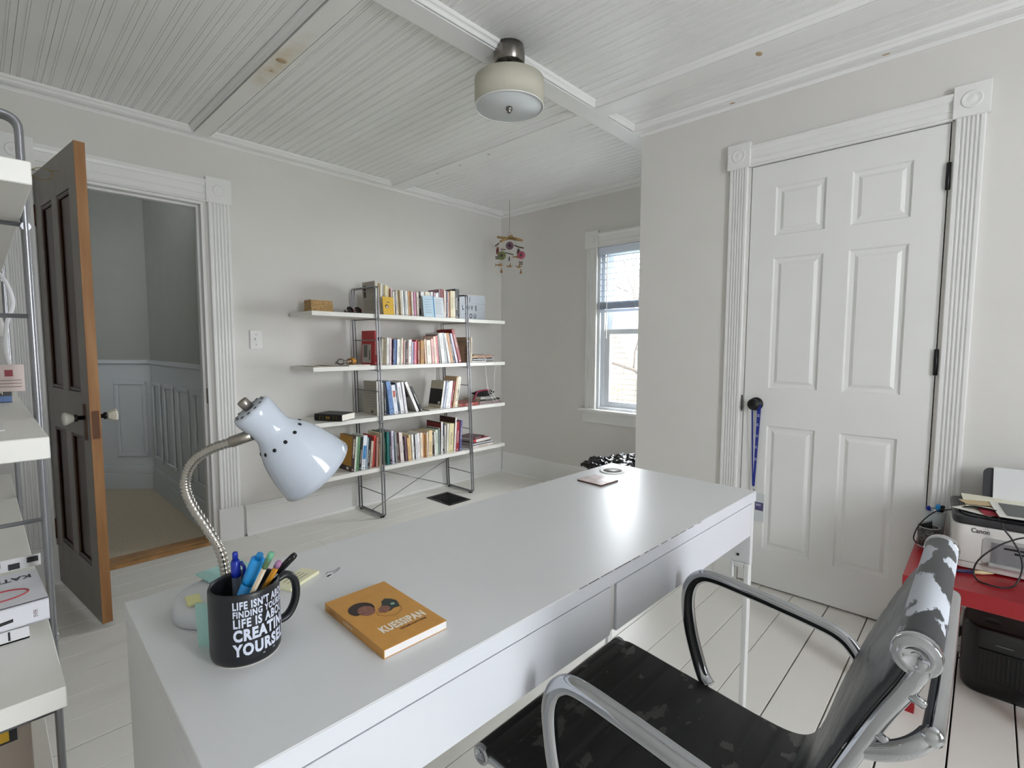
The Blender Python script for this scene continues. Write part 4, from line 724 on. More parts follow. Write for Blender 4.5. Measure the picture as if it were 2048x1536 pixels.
# right end: panel and twin-strip steel legs
box('end_panel', M_DESK, DL-.024, DL-.004, -DWd+.002, -.006, DZ-.212, DZ-.0285, dk, .001)
MB().lathe([(.004, 0), (.004, .001), (0, .0012)], (DL-.0245, -DWd+.035, DZ-.19), (-1, 0, 0), 10).build('screw_hole', M_BLACKM, dk)
box('leg', M_LEG, DL-.030, DL-.006, -DWd+.002, -DWd+.016, .006, DZ-.2125, dk, .002); box('leg_bracket', M_LEG, DL-.030, DL-.006, -DWd+.046, -DWd+.056, DZ-.262, DZ-.2125, dk, .002)
box('leg_bridge', M_LEG, DL-.029, DL-.007, -DWd+.016, -DWd+.046, DZ-.226, DZ-.2127, dk, .002)
for y0_, y1_ in ((-.02, -.006),): box('leg', M_LEG, DL-.030, DL-.006, y0_, y1_, .006, DZ-.2125, dk, .002)
for y in (-DWd+.01, -.013): MB().lathe([(.009, 0), (.009, .004), (.005, .007)], (DL-.018, y, 0), (0, 0, 1), 12).build('foot', M_RUB, dk)
# cable grommet in the top
gm = MB().lathe([(.030, .0002), (.041, .0002), (.041, .0018), (.038, .0032), (.032, .0032), (.030, .0006)], (1.290, -.070, DZ), (0, 0, 1), 32, cap=False).build('grommet_ring', M_PLASTIC_W, dk); MB().lathe([(0, .0003), (.0302, .0003), (.0302, .0012), (0, .0012)], (1.290, -.070, DZ), (0, 0, 1), 32).build('grommet_lid', mat('grey_grommet_lid', '6d6a66', .45), gm)
# ------------------------------------------------------------------ coaster, sticker, notes
co = thing('coaster', 'pinkish brown patterned square coaster at the far end of the desk', 'coaster', (-2.068, -2.458, DZ+.0003), math.radians(-3))
MB().prism([(.04*sx+.006*math.cos(a), .04*sy+.006*math.sin(a)) for sx, sy, a0 in ((1, 1, 0), (-1, 1, 90), (-1, -1, 180), (1, -1, 270)) for a in [math.radians(a0+t) for t in (0, 22, 45, 68, 90)]], lambda u, v, a: (u, v, a), 0, .004).build('cork_back', mat('dark_cork', '4a362c', .8), co)
MB().prism([(.0395*sx+.006*math.cos(a), .0395*sy+.006*math.sin(a)) for sx, sy, a0 in ((1, 1, 0), (-1, 1, 90), (-1, -1, 180), (1, -1, 270)) for a in [math.radians(a0+t) for t in (0, 22, 45, 68, 90)]], lambda u, v, a: (u, v, a), .004, .0052).build('printed_face', two_tone('coaster_print', '9a7b72', 'cabab6', 26, .5, .35, .3, soft=.12), co)
stk = thing('bird_sticker', 'small black and white line-drawn sticker lying on the desk behind the yellow book', 'sticker', (-2.936, -2.463, DZ+.0003), math.radians(8))
MB().prism([(-.022, -.004), (-.012, -.010), (-.002, -.006), (.008, -.003), (.022, .006), (.020, .011), (.008, .006), (.0, .008), (-.006, .012), (-.012, .004)], lambda u, v, a: (u, v, a), 0, .0004).build('backing', mat('glossy_white_paper', 'dfe1e4', .3), stk)
M_INK = mat('black_ink', '1b1b20', .5)
MB().prism([(-.018, -.005), (-.012, -.002), (-.006, -.003), (-.008, -.007), (-.013, -.006), (-.014, -.009)], lambda u, v, a: (u, v, a), .0004, .0006).build('ink_blot', M_INK, stk); MB().tube([(-.012, .003, .0006), (-.006, .009, .0006), (-.001, .004, .0006), (.008, .003, .0006), (.019, .009, .0006)], .0005, 5).tube([(-.003, -.005, .0006), (.008, -.001, .0006), (.016, .003, .0006), (.020, .007, .0006)], .0006, 5).build('ink_line', M_INK, stk)
M_TEALN = mat('teal_sticky_note', 'a5cfc8', .7); M_YELN = mat('pale_yellow_sticky_note', 'dcdba0', .7); M_PINKN = mat('pink_sticky_note', 'dd9fb6', .7)
def note(name, label, x, y, z, w, d, t, m, rz, tilt=(0, 0)):
    o = MB().box(0, w, 0, d, 0, t).build(name, m, bevel=.0003, seg=1); tag(o, label, 'sticky note', 'sticky notes around the lamp base'); o.location = (x, y, z); o.rotation_euler = (tilt[0], tilt[1], rz); return o
note('sticky_note', 'teal sticky note pad lying on top of the lamp base behind the mug', -3.128, -2.43, DZ+.0366, .072, .048, .003, M_TEALN, math.radians(8))
note('sticky_note', 'pale teal sticky note farther back on the desk behind the lamp neck', -3.072, -2.372, DZ+.0004, .060, .045, .0016, M_TEALN, math.radians(14))
note('sticky_note', 'pink sticky note behind the pens of the black mug', -3.045, -2.41, DZ+.0004, .05, .032, .002, M_PINKN, math.radians(20))
yn = note('sticky_note', 'pale yellow sticky note pad with writing lying right of the mug handle', -3.020, -2.480, DZ+.0004, .072, .038, .006, mat('pale_yellow_pad', 'e2dfbe', .7), math.radians(26))
for k in range(3): MB().tube([(.012, .010+k*.008, .0063), (.03, .012+k*.008, .0063), (.055, .011+k*.008, .0063)], .0004, 4).build('handwriting', M_INK, yn)
note('sticky_note', 'small yellow sticky note at the front edge of the lamp base', -3.172, -2.487, DZ+.0350, .018, .03, .004, M_YELN, math.radians(-8))
tn = note('sticky_note', 'teal handwritten sticky note standing between lamp base and black mug', -3.1735, -2.5430, DZ+.0006, .0012, .027, .064, M_TEALN, math.radians(-140), (0, math.radians(3)))
for k in range(4): MB().tube([(-.0004, .008, .058-k*.011), (-.0006, .014, .060-k*.011), (-.0004, .022, .057-k*.011)], .0004, 4).build('handwriting', mat('blue_pen_ink', '5d7f86', .6), tn)
# ------------------------------------------------------------------ gooseneck desk lamp
M_LWHITE = mat('glossy_pale_blue_white_enamel', 'bfc8d4', .14, coat=.5); M_LBASE = mat('matt_white_lamp_base', 'cdd1d4', .45)
M_CHROME = mat('polished_chrome', 'c9cacc', .10, metal=1.); M_NICKEL = mat('brushed_nickel', '9d9890', .32, metal=1.)
lp = thing('desk_lamp', 'white gooseneck desk lamp with bell-shaped shade at the near end of the desk', 'lamp', (-3.118, -2.452, DZ+.0004)); LO = Vector(lp.location)
MB().lathe([(.062, 0), (.0650, .002), (.0640, .021), (.0610, .028), (.054, .0325), (.030, .0345), (0, .035)], (0, 0, 0), (0, 0, 1), 40).build('base', M_LBASE, lp)
neck = smooth_path([(-3.1103, -2.4578, .7965), (-3.1114, -2.4566, .8267), (-3.1164, -2.4514, .8632), (-3.1289, -2.4381, .8971), (-3.1439, -2.4222, .9339), (-3.1505, -2.4153, .9634), (-3.1475, -2.4184, .9887), (-3.1362, -2.4304, 1.0109), (-3.1171, -2.4506, 1.0267), (-3.0975, -2.4715, 1.0360)], 16)
nr = [.0072+.0009*math.sin(i*2.05) for i in range(len(neck))]
MB().tube([p-LO for p in neck], nr, 14).build('gooseneck', mat('satin_steel_hose', 'b3afa8', .22, metal=1.), lp)
a0, b0 = Vector((-3.100, -2.4688, 1.0350)), Vector((-3.0766, -2.4935, 1.0472))
MB().lathe([(.0078, 0), (.0088, .001), (.0088, (b0-a0).length)], a0-LO, b0-a0, 18).build('neck_collar', M_NICKEL, lp)
A0 = Vector((-3.0790, -2.4910, 1.0885)); A1 = Vector((-3.0214, -2.5519, .9640)); AX = (A1-A0).normalized(); AL = (A1-A0).length
AX = (AX+Vector((.727, .687, 0))*.46).normalized()
sp = [(.0, .0), (.022, .0), (.029, .002), (.0312, .006), (.0315, .012), (.0298, .030), (.0290, .046), (.0298, .051), (.0335, .058), (.0405, .069), (.0475, .083), (.0535, .100), (.0585, .120), (.0620, .138), (.0640, AL), (.0628, AL), (.057, .118), (.046, .084), (.032, .060), (.0, .055)]
sh = MB().lathe(sp, A0-LO, AX, 48, cap=False).build('shade', M_LWHITE, lp)
MB().lathe([(.0072, -.016), (.0082, -.015), (.0082, 0)], A0-LO, AX, 20).build('switch_knob', M_NICKEL, lp)
u = Vector((1, 0, 0)); u = (u-AX*u.dot(AX)).normalized(); w = AX.cross(u); hole = mat('dark_vent_hole', '101012', .8)
for k in range(12):
    a = 2*math.pi*k/12; dr = u*math.cos(a)+w*math.sin(a)
    MB().lathe([(0, .0002), (.0024, .0002), (.0024, .0006), (0, .0006)], A0-LO+dr*.0235+AX*.0004, -AX, 12).build('vent_hole', hole, sh)
    a = 2*math.pi*(k+.5)/12; dr = u*math.cos(a)+w*math.sin(a); nrm = (dr-AX*.62).normalized()
    MB().lathe([(0, 0), (.0030, 0), (.0030, .0006), (0, .0006)], A0-LO+dr*.0388+AX*.0662, nrm, 12).build('vent_hole', hole, sh)
MB().lathe([(.012, 0), (.014, .02), (.024, .05), (.026, .06), (.018, .076), (0, .082)], A0-LO+AX*.052, AX, 20).build('bulb', mat('frosted_bulb', 'e6e3dc', .3), sh)
# ------------------------------------------------------------------ black mug with lettering, pens and pencils
mg = thing('black_mug', 'black mug with white capital lettering holding pens and pencils', 'mug', (-3.1307, -2.5987, DZ+.0003)); MR, MH = .0435, .097
M_MUG = mat('matt_black_ceramic', '15181c', .38)
MB().lathe([(.0, 0), (MR-.006, 0), (MR-.0025, .0012), (MR-.0006, .005), (MR, .012), (MR, MH-.004), (MR-.0012, MH-.0008), (MR-.0022, MH), (MR-.0034, MH-.001), (MR-.0042, MH-.005), (MR-.0045, .012), (MR-.010, .006), (0, .0055)], n=56).build('body', M_MUG, mg)
MB().lathe([(MR-.0062, -.0002), (MR-.0025, -.0002), (MR-.0018, .0009), (MR-.0025, .0012)], n=48, cap=False).build('foot_ring', mat('raw_white_ceramic', 'c9c6c0', .7), mg)
ha = math.radians(2); hp = [(MR-.003, MH*.86), (MR+.012, MH*.90), (MR+.0235, MH*.80), (MR+.027, MH*.62), (MR+.0235, MH*.42), (MR+.013, MH*.27), (MR-.003, MH*.24)]
MB().tube(smooth_path([(r*math.cos(ha), r*math.sin(ha), z) for r, z in hp], 6), .0052, 12, ry=.0075).build('handle', M_MUG, mg)
M_MTXT = mat('white_mug_print', 'cfd6e6', .5)
def mug_line(s, z, size, squeeze, bold, a0=-127.5, width=None):
    v, f = text_geo(s, size, bold=bold, squeeze=squeeze, space=1.14)
    if width:
        mxx = max(q[0] for q in v); v = [(q[0]*width/mxx, q[1], q[2]) for q in v]
    R = MR+.0004
    MB().add([(R*math.cos(math.radians(a0)+x/R), R*math.sin(math.radians(a0)+x/R), z+y) for x, y, _ in v], f).build('lettering', M_MTXT, mg)
mug_line("LIFE ISN'T ABOUT", .0785, .0138, .8, .00055, width=.083); mug_line("FINDING YOURSELF.", .0680, .0116, .8, .00045, width=.083); mug_line("LIFE IS ABOUT", .0545, .0158, .8, .0006, width=.080)
mug_line("CREATING", .0368, .0205, .8, .0010, width=.080); mug_line("YOURSELF.", .0172, .0212, .8, .0010, width=.085)
v = []; R = MR+.0004
MB().prism([(0, 0), (.018, 0), (.0185, .001), (.018, .002), (0, .002), (-.0005, .001)], lambda x, y, a: ((MR+a)*math.cos(math.radians(-82)+x/MR), (MR+a)*math.sin(math.radians(-82)+x/MR), .0112+y), .0002, .0005).build('small_print', mat('grey_small_print', '7f858c', .6), mg)
# pens and pencils: each runs from its bottom inside the mug to its top
GP = 'pens and pencils in the black mug'
def rod(name, label, cat, bot, top):
    B, T = Vector(bot), Vector(top); t = thing(name, label, cat, B, 0, GP); D = (T-B); return t, D.normalized(), D.length
def ln(t, D, nm, m, prof, n=14, sm=True): return MB().lathe(prof, (0, 0, 0), D, n, sm).build(nm, m, t)
t, D, L = rod('ballpoint_pen', 'blue click ballpoint pen with grey grip in the black mug', 'pen', (-3.1362, -2.5872, .785), (-3.1368, -2.5864, .9054))
M_PBLUE = mat('dark_blue_plastic', '1b2f9a', .25); ln(t, D, 'grip', mat('grey_blue_rubber', '3c4554', .5), [(.0012, 0), (.004, .012), (.0052, .02), (.0054, L-.034)]); ln(t, D, 'barrel', M_PBLUE, [(.0060, L-.034), (.0062, L-.028), (.0060, L-.014), (.0045, L-.011), (.004, L-.0112)]); ln(t, D, 'clicker', M_PBLUE, [(.0036, L-.012), (.0036, L-.002), (.0028, L), (0, L)])
cl = MB().tube([D*(L-.014)+Vector((.005, -.005, 0)), D*(L-.022)+Vector((.009, -.006, 0)), D*(L-.06)+Vector((.0085, -.006, 0))], .0022, 8).build('clip', M_PBLUE, t)
t, D, L = rod('highlighter', 'thick bright blue highlighter pen leaning in the black mug', 'pen', (-3.1515, -2.5850, .787), (-3.1168, -2.6221, .9076))
M_HB = mat('bright_blue_plastic', '1f8fd6', .25); ln(t, D, 'barrel', M_HB, [(.006, 0), (.0085, .004), (.0088, L-.044)]); ln(t, D, 'cap', M_HB, [(.0094, L-.044), (.0096, L-.040), (.0090, L-.008), (.0075, L-.0075)]); ln(t, D, 'cap_tip', M_HB, [(.0045, L-.008), (.0045, L-.001), (.004, L), (0, L)])
t, D, L = rod('pencil', 'pale wooden pencil with green eraser end in the black mug', 'pencil', (-3.1551, -2.6033, .792), (-3.1122, -2.6489, .9152))
ln(t, D, 'shaft', mat('pale_pencil_wood', 'd8c8ae', .5), [(.0036, 0), (.0036, L-.022)], 6, False); ln(t, D, 'ferrule', two_tone('green_banded_ferrule', '4f6b4a', 'c9d0b8', 3, .5, .3, .3), [(.0039, L-.023), (.0042, L-.020), (.0038, L-.016), (.0042, L-.013), (.0039, L-.010)]); ln(t, D, 'eraser', mat('green_eraser', '6fae8c', .7), [(.0040, L-.010), (.0041, L-.003), (.0032, L), (0, L)])
t, D, L = rod('pencil', 'short orange-yellow pencil with mauve eraser in the black mug', 'pencil', (-3.1356, -2.5817, .787), (-3.0940, -2.6259, .8904))
ln(t, D, 'shaft', mat('orange_yellow_paint', 'd3902c', .35), [(.0040, 0), (.0040, L-.009)], 6, False); ln(t, D, 'eraser', mat('mauve_eraser', 'a8799c', .7), [(.0042, L-.009), (.0042, L-.003), (.0034, L), (0, L)])
t, D, L = rod('felt_pen', 'black capped felt pen leaning over the mug handle', 'pen', (-3.1320, -2.5770, .815), (-3.0765, -2.6352, .8978))
M_PBK = mat('black_plastic', '121214', .3); ln(t, D, 'barrel', M_PBK, [(.002, 0), (.0040, .01), (.0042, L-.034)]); ln(t, D, 'cap', M_PBK, [(.0048, L-.034), (.0046, L-.004), (.0036, L), (0, L)]); MB().tube([D*(L-.006)+Vector((-.0035, -.004, .002)), D*(L-.03)+Vector((-.0045, -.0045, .002))], .0012, 6).build('clip', M_PBK, t)
# ------------------------------------------------------------------ yellow book on the desk
kb_ = thing('yellow_book', 'orange-yellow paperback with two printed heads and the title KUESSIPAN', 'book', (-3.0135, -2.7535, DZ+.0003), math.radians(-1.6))
BW, BH, BT = .1045, .1745, .0125; M_KY = mat('orange_yellow_cover', 'c58f43', .45, var=.05, vscale=60)
MB().box(0, .0012, 0, BH, 0, BT).box(0.0012, BW, 0, BH, 0, .0008).box(.0012, BW, 0, BH, BT-.0008, BT).build('cover', M_KY, kb_)
box('pages', mat('bright_page_block', 'e6e4e4', .8, bump=.3, bscale=700), .0012, BW-.0005, .0006, BH-.0006, .0008, BT-.0008, kb_)
M_TW = mat('cream_title_ink', 'e9e2d4', .5); zt = BT+.0002
lettering('title', 'KUESSIPAN', .0235, lambda x, y, z: (.0205+x, .036+y, zt), M_TW, kb_, squeeze=.58, bold=.0010, space=1.1)
lettering('author_line', 'NAOMI FONTAINE', .0065, lambda x, y, z: (.044+x, .0265+y, zt), mat('dark_red_ink', '5a2018', .5), kb_, squeeze=.80, bold=.0002)
def blot(nm, pts, m, dz=0.):
    c = [(x, y) for x, y in pts]; MB().prism(c, lambda u, v, a: (u, v, a), zt-.0001, zt+.0001+dz).build(nm, m, kb_)
M_HAIR = mat('print_dark_hair', '2a1a17', .5); M_SKIN = mat('print_brown_skin', '85584a', .5, var=.35, vscale=160); M_GRN = mat('print_dark_green', '26302a', .5)
E1 = lambda cx, cy, rx, ry, a0=0, a1=360, n=18: [(cx+rx*math.cos(math.radians(a0+(a1-a0)*i/n)), cy+ry*math.sin(math.radians(a0+(a1-a0)*i/n))) for i in range(n+(a1-a0 < 360))][: n+1]
blot('printed_hair', E1(.031, .117, .0195, .0205, -40, 222), M_HAIR); blot('printed_face', E1(.034, .107, .0125, .0155), M_SKIN, .0001)
blot('printed_hair', [(.046, .088), (.052, .100), (.060, .106), (.064, .115), (.073, .121), (.080, .114), (.084, .104), (.082, .094), (.078, .084), (.070, .086), (.060, .082)], M_GRN); blot('printed_face', [(.045, .089), (.049, .099), (.057, .103), (.064, .099), (.066, .091), (.060, .084), (.052, .082)], M_SKIN, .0001)
blot('printed_earring', E1(.074, .098, .0035, .0035), mat('print_pale_green', '7fa392', .5), .0002)
MB().tube([(.044, .094, zt+.0002), (.040, .084, zt+.0002), (.046, .074, zt+.0002), (.060, .066, zt+.0002), (.074, .072, zt+.0002), (.080, .084, zt+.0002)], .0003, 4).build('printed_line', mat('print_brown_line', '8a5a22', .5), kb_)
lettering('spine_title', 'KUESSIPAN', .0065, lambda x, y, z: (-.0002, .115-x, .0035+y), M_TW, kb_, squeeze=.9); lettering('spine_author', 'FONTAINE', .0045, lambda x, y, z: (-.0002, .160-x, .0042+y), MATS['dark_red_ink'], kb_, squeeze=.9)
# ------------------------------------------------------------------ ceiling light
cl = thing('ceiling_light', 'drum-shaped ceiling light with beige fabric shade and nickel fittings', 'ceiling light', (-1.831, -1.849, ZC))
M_BN = mat('dark_brushed_nickel', '8a8680', .25, metal=1.)
MB().lathe([(.058, .029), (.062, .002), (.062, -.040), (.058, -.043), (0, -.043)], n=40).build('canopy', M_BN, cl); MB().lathe([(.014, -.043), (.014, -.085)], n=16).build('stem', M_BN, cl)
for k in range(3):
    a = math.radians(85+120*k); MB().tube([(.012*math.cos(a), .012*math.sin(a), -.078), (.10*math.cos(a), .10*math.sin(a), -.098), (.137*math.cos(a), .137*math.sin(a), -.104)], .004, 6, ry=.002).build('shade_arm', M_BN, cl)
R_, zt_, zb_ = .1395, -.103, -.206
MB().lathe([(R_, zt_), (R_, zb_), (R_-.0025, zb_), (R_-.0025, zt_), (R_, zt_)], n=64, cap=False).build('fabric_shade', mat('beige_linen_shade', 'c6c3b4', .85, bump=.5, bscale=500), cl)
MB().lathe([(R_+.0006, zb_+.002), (R_+.0006, zb_-.002), (R_-.004, zb_-.002), (R_-.004, zb_+.002)], n=64, cap=False).build('shade_rim', M_PLASTIC_W, cl)
MB().lathe([(0, zb_+.004), (R_-.004, zb_+.003), (R_-.004, zb_+.0005), (0, zb_+.0005)], n=64).build('diffuser', mat('frosted_white_diffuser', 'd3d8da', .4), cl)
MB().lathe([(.0, 0), (.012, 0), (.0135, -.003), (.0135, -.010), (.009, -.013), (.0095, -.019), (.007, -.022), (0, -.023)], (0, 0, zb_), n=20).build('finial', M_BN, cl)
for k in range(2): MB().lathe([(.013, 0), (.013, .02), (.026, .045), (.022, .062), (0, .072)], (0.0, 0, -.09), (1 if k else -1, 0, -.2), 16).build('bulb', MATS['frosted_bulb'], cl)
# ------------------------------------------------------------------ hanging mobile in the corner
mo = thing('hanging_mobile', 'hanging mobile of bamboo sticks, carved animals and coloured straw rosettes in the corner', 'mobile', (-.289, -.379, ZC))
U = Vector((.687, -.727, 0)); Vv = Vector((.727, .687, 0))
def mp(s, z, d=0.): return U*s+Vv*d+Vector((0, 0, z-ZC))
M_BAM = mat('pale_bamboo', '977a48', .5, var=.2, vscale=40); M_DKW = mat('dark_carved_wood', '4a3424', .6, var=.25, vscale=60); M_STR = mat('pale_twine', 'a58c7c', .8)
MB().tube([mp(0, ZC+.029), mp(.002, 2.21), mp(0, 2.115)], .0016, 5).build('hanging_cord', mat('reddish_cord', '8d6a5c', .8), mo)
MB().tube([mp(.012*math.cos(a), 2.105+.014*math.sin(a)) for a in [i*math.pi/6 for i in range(12)]], .0018, 5, closed=True).build('ring', M_STR, mo)
for (s0, z0_, d0, s1, z1_, d1) in ((-.098, 2.068, -.05, .088, 2.066, .05), (-.072, 2.025, -.09, .0, 2.075, .0), (.0, 2.082, 0, .104, 2.035, -.085), (-.02, 2.08, .09, .02, 2.07, -.09)): MB().tube([mp(s0, z0_, d0), mp(s1, z1_, d1)], .0095, 8).build('bamboo_stick', M_BAM, mo)
def rosette(s, z, d, r, col, tilt):
    m = mat('straw_'+col, col, .7, var=.25, vscale=60); N = (Vv*math.cos(tilt)+U*math.sin(tilt)); a1 = Vector((0, 0, 1)); a2 = N.cross(a1); b = MB(); n = 26; O = mp(s, z, d); V = [O-N*.004]
    for k in range(2*n):
        a = math.pi*k/n; q = r*(1 if k % 2 else .84); V.append(O+(a1*math.cos(a)+a2*math.sin(a))*q)
    V.append(O+N*.004); F = [(0, 1+k, 1+(k+1) % (2*n)) for k in range(2*n)]+[(2*n+1, 1+(k+1) % (2*n), 1+k) for k in range(2*n)]
    o = b.add(V, F).build('straw_rosette', m, mo); MB().lathe([(.35*r, 0), (.3*r, .006), (0, .008)], O, -N, 14).build('rosette_centre', mat('dark_straw', '4a3038', .8), o)
    MB().tube([O+Vector((0, 0, r*.9)), mp(s*.4, 2.06, d*.4)], .0006, 4).build('thread', M_STR, mo)
rosette(.002, 2.005, -.02, .036, '6a5060', .1); rosette(-.098, 1.962, -.03, .034, '93473c', 1.15); rosette(-.062, 1.918, -.06, .038, '6f784a', .2); rosette(.074, 1.963, .02, .030, '544a5c', 1.1); rosette(.098, 1.925, -.04, .036, '9c4a5c', .3)
def twig(pts, r=.004, nm='carved_stick'): return MB().tube([mp(*p) for p in pts], r, 6).build(nm, M_DKW, mo)
twig([(-.118, 2.005, 0), (-.085, 2.03, 0)], .005); twig([(.04, 2.012, 0), (.08, 1.998, 0), (.118, 1.990, 0)], .005); twig([(-.072, 1.976, -.02), (-.03, 1.973, -.02)]); twig([(-.036, 1.953, 0), (-.004, 1.945, 0), (.034, 1.936, 0)], .004); twig([(.0, 1.918, 0), (-.003, 1.885, 0)], .005)
def critter(s, z, kind, m=M_DKW):
    b = MB(); P = lambda a, c: mp(s+a, z+c)
    if kind == 'fish': b.add([P(-.036, .010)-Vv*.003, P(-.028, 0)-Vv*.003, P(-.036, -.012)-Vv*.003, P(-.018, -.002)-Vv*.003, P(.006, -.010)-Vv*.003, P(.026, -.004)-Vv*.003, P(.030, .004)-Vv*.003, P(.022, .012)-Vv*.003, P(.004, .010)-Vv*.003, P(-.018, .004)-Vv*.003, P(-.036, .010)+Vv*.003, P(-.028, 0)+Vv*.003, P(-.036, -.012)+Vv*.003, P(-.018, -.002)+Vv*.003, P(.006, -.010)+Vv*.003, P(.026, -.004)+Vv*.003, P(.030, .004)+Vv*.003, P(.022, .012)+Vv*.003, P(.004, .010)+Vv*.003, P(-.018, .004)+Vv*.003], [tuple(range(10)), tuple(range(19, 9, -1))]+[(i, (i+1) % 10, 10+(i+1) % 10, 10+i) for i in range(10)])
    elif kind == 'moon': b.tube([P(.024*math.cos(a), .016*math.sin(a)) for a in [math.radians(180+i*15) for i in range(13)]], [.001+.005*math.sin(math.pi*i/12) for i in range(13)], 6); b.ball(tuple(P(.004, -.004)), .007); b.tube([P(.004, 0), P(.010, .012)], .003, 5)
    elif kind == 'butterfly':
        for sx, sz in ((-1, 1), (1, 1), (-1, -1), (1, -1)): b.ball(tuple(P(sx*.010, sz*.008)), .009, .004, .007, 8, 5)
        b.tube([P(0, .012), P(0, -.014)], .003, 5)
    else: b.lathe([(0, .020), (.003, .018), (.004, .006), (.009, -.006), (.011, -.014), (.006, -.019), (0, -.020)], P(0, 0), (0, 0, 1), 10)
    o = b.build('carved_'+kind, m, mo); MB().tube([P(0, .01), mp(s*.9, z+.04), mp(s*.7, 2.0)], .0005, 4).build('thread', M_STR, mo)
M_TANW = mat('tan_carved_wood', '8d6b45', .6, var=.2, vscale=60)
critter(-.086, 1.851, 'fish', M_TANW); critter(.0, 1.853, 'moon', M_TANW); critter(.078, 1.850, 'moon', M_TANW); critter(.094, 1.868, 'butterfly'); critter(-.100, 1.912, 'butterfly'); critter(-.066, 1.806, 'bell', M_TANW); critter(.096, 1.800, 'bell', M_TANW); critter(.060, 1.918, 'fish', M_TANW)
# ------------------------------------------------------------------ office chair: sling of worn black vinyl in a polished aluminium frame
M_CHR = mat('polished_aluminium', 'b4b6b9', .07, metal=1.)
M_VSEAT = two_tone('peeling_black_vinyl', '040405', '3c3a38', 17, .60, .55, .38, soft=.015, detail=6, stretch=(.7, 1.1, 1), bump=.5)
M_VBACK = two_tone('worn_dark_grey_vinyl', '33363a', '2a2c2f', 12, .5, .33, .4, soft=.1)
M_VTOP = two_tone('vinyl_peeled_to_pale_backing', '2b2e31', 'b4b9c1', 19, .49, .42, .85, soft=.010, detail=6, stretch=(.55, 1.3, 1), bump=.6)
CH = (-2.55, -2.95, 0); ch = thing('office_chair', 'office chair with peeling black vinyl sling and polished aluminium arms', 'chair', CH)
def cl_(x, y, z): return (x, y+2.95, z)
PROF = smooth_path([(0, -2.688, .458), (0, -2.715, .470), (0, -2.76, .468), (0, -2.84, .459), (0, -2.93, .450), (0, -3.02, .440), (0, -3.08, .440), (0, -3.115, .458), (0, -3.137, .50), (0, -3.160, .583), (0, -3.181, .65), (0, -3.206, .722), (0, -3.238, .80), (0, -3.262, .850), (0, -3.276, .884)], 12)
def arc(P):
    s = [0.]
    for a, b in zip(P[:-1], P[1:]): s.append(s[-1]+(b-a).length)
    return s
SS = arc(PROF)
def sling(name, i0, i1, m, hws=(.232, .232), th=.011, pitch=.047, off=0.0, gd=.0042):
    """padded strip along the side profile, with stitched seams across it"""
    V = []; F = []; idx = list(range(i0, i1+1)); cols = [-1, -.97, -.5, 0, .5, .97, 1]; nc = len(cols)
    for i in idx:
        p = PROF[i]; a = PROF[max(i-1, 0)]; b = PROF[min(i+1, len(PROF)-1)]; T = (b-a).normalized(); N = Vector((0, -T.z, T.y)) if True else None
        if N.z < 0 or (abs(N.z) < .3 and N.y < 0): N = -N
        dd = (SS[i] % pitch); dd = min(dd, pitch-dd); groove = math.exp(-(dd/.0032)**2)*gd; hw = hws[0]+(hws[1]-hws[0])*(i-i0)/(i1-i0)
        for c in cols:
            e = th*.5*(1 if abs(c) < .99 else .35)
            V.append(Vector(cl_(c*hw, p.y, p.z))+N*(e-groove*(abs(c) < .99)+off))
        for c in cols:
            e = th*.5*(1 if abs(c) < .99 else .35)
            V.append(Vector(cl_(c*hw, p.y, p.z))-N*(e-off))
    R = 2*nc
    for k in range(len(idx)-1):
        for c in range(nc-1):
            F.append((k*R+c, k*R+c+1, (k+1)*R+c+1, (k+1)*R+c)); F.append((k*R+nc+c, (k+1)*R+nc+c, (k+1)*R+nc+c+1, k*R+nc+c+1))
        F.append((k*R, (k+1)*R, (k+1)*R+nc, k*R+nc)); F.append((k*R+nc-1, k*R+2*nc-1, (k+1)*R+2*nc-1, (k+1)*R+nc-1))
    e = (len(idx)-1)*R
    for c in range(nc-1): F.append((c, nc+c, nc+c+1, c+1)); F.append((e+c, e+c+1, e+nc+c+1, e+nc+c))
    return MB().add(V, F, True).build(name, m, ch)
isplit = min(range(len(PROF)), key=lambda i: abs(PROF[i].y+3.105)+abs(PROF[i].z-.452))
sling('seat_sling', 1, isplit, M_VSEAT); sling('back_sling', isplit, len(PROF)-3, M_VBACK, (.232, .186), gd=.0012)
MB().lathe([(.0, -.226), (.0175, -.225), (.0175, .225), (0, .226)], cl_(0, -2.694, .456), (1, 0, 0), 20).build('front_roll', M_VSEAT, ch)
MB().lathe([(.0, -.184), (.0175, -.183), (.0195, -.17), (.0195, .17), (.0175, .183), (0, .184)], cl_(0, -3.279, .880), (1, 0, 0), 24).build('top_roll', M_VTOP, ch)
def wide(z): return .228-(.038*max(0, min(1, (z-.50)/.36)))
def rail_pt(s, i):
    p = PROF[i]; a = PROF[max(i-1, 0)]; b = PROF[min(i+1, len(PROF)-1)]; T = (b-a).normalized(); N = Vector((0, -T.z, T.y))
    if N.z < 0 or (abs(N.z) < .3 and N.y < 0): N = -N
    return Vector(cl_(s*wide(p.z), p.y, p.z))-N*.013
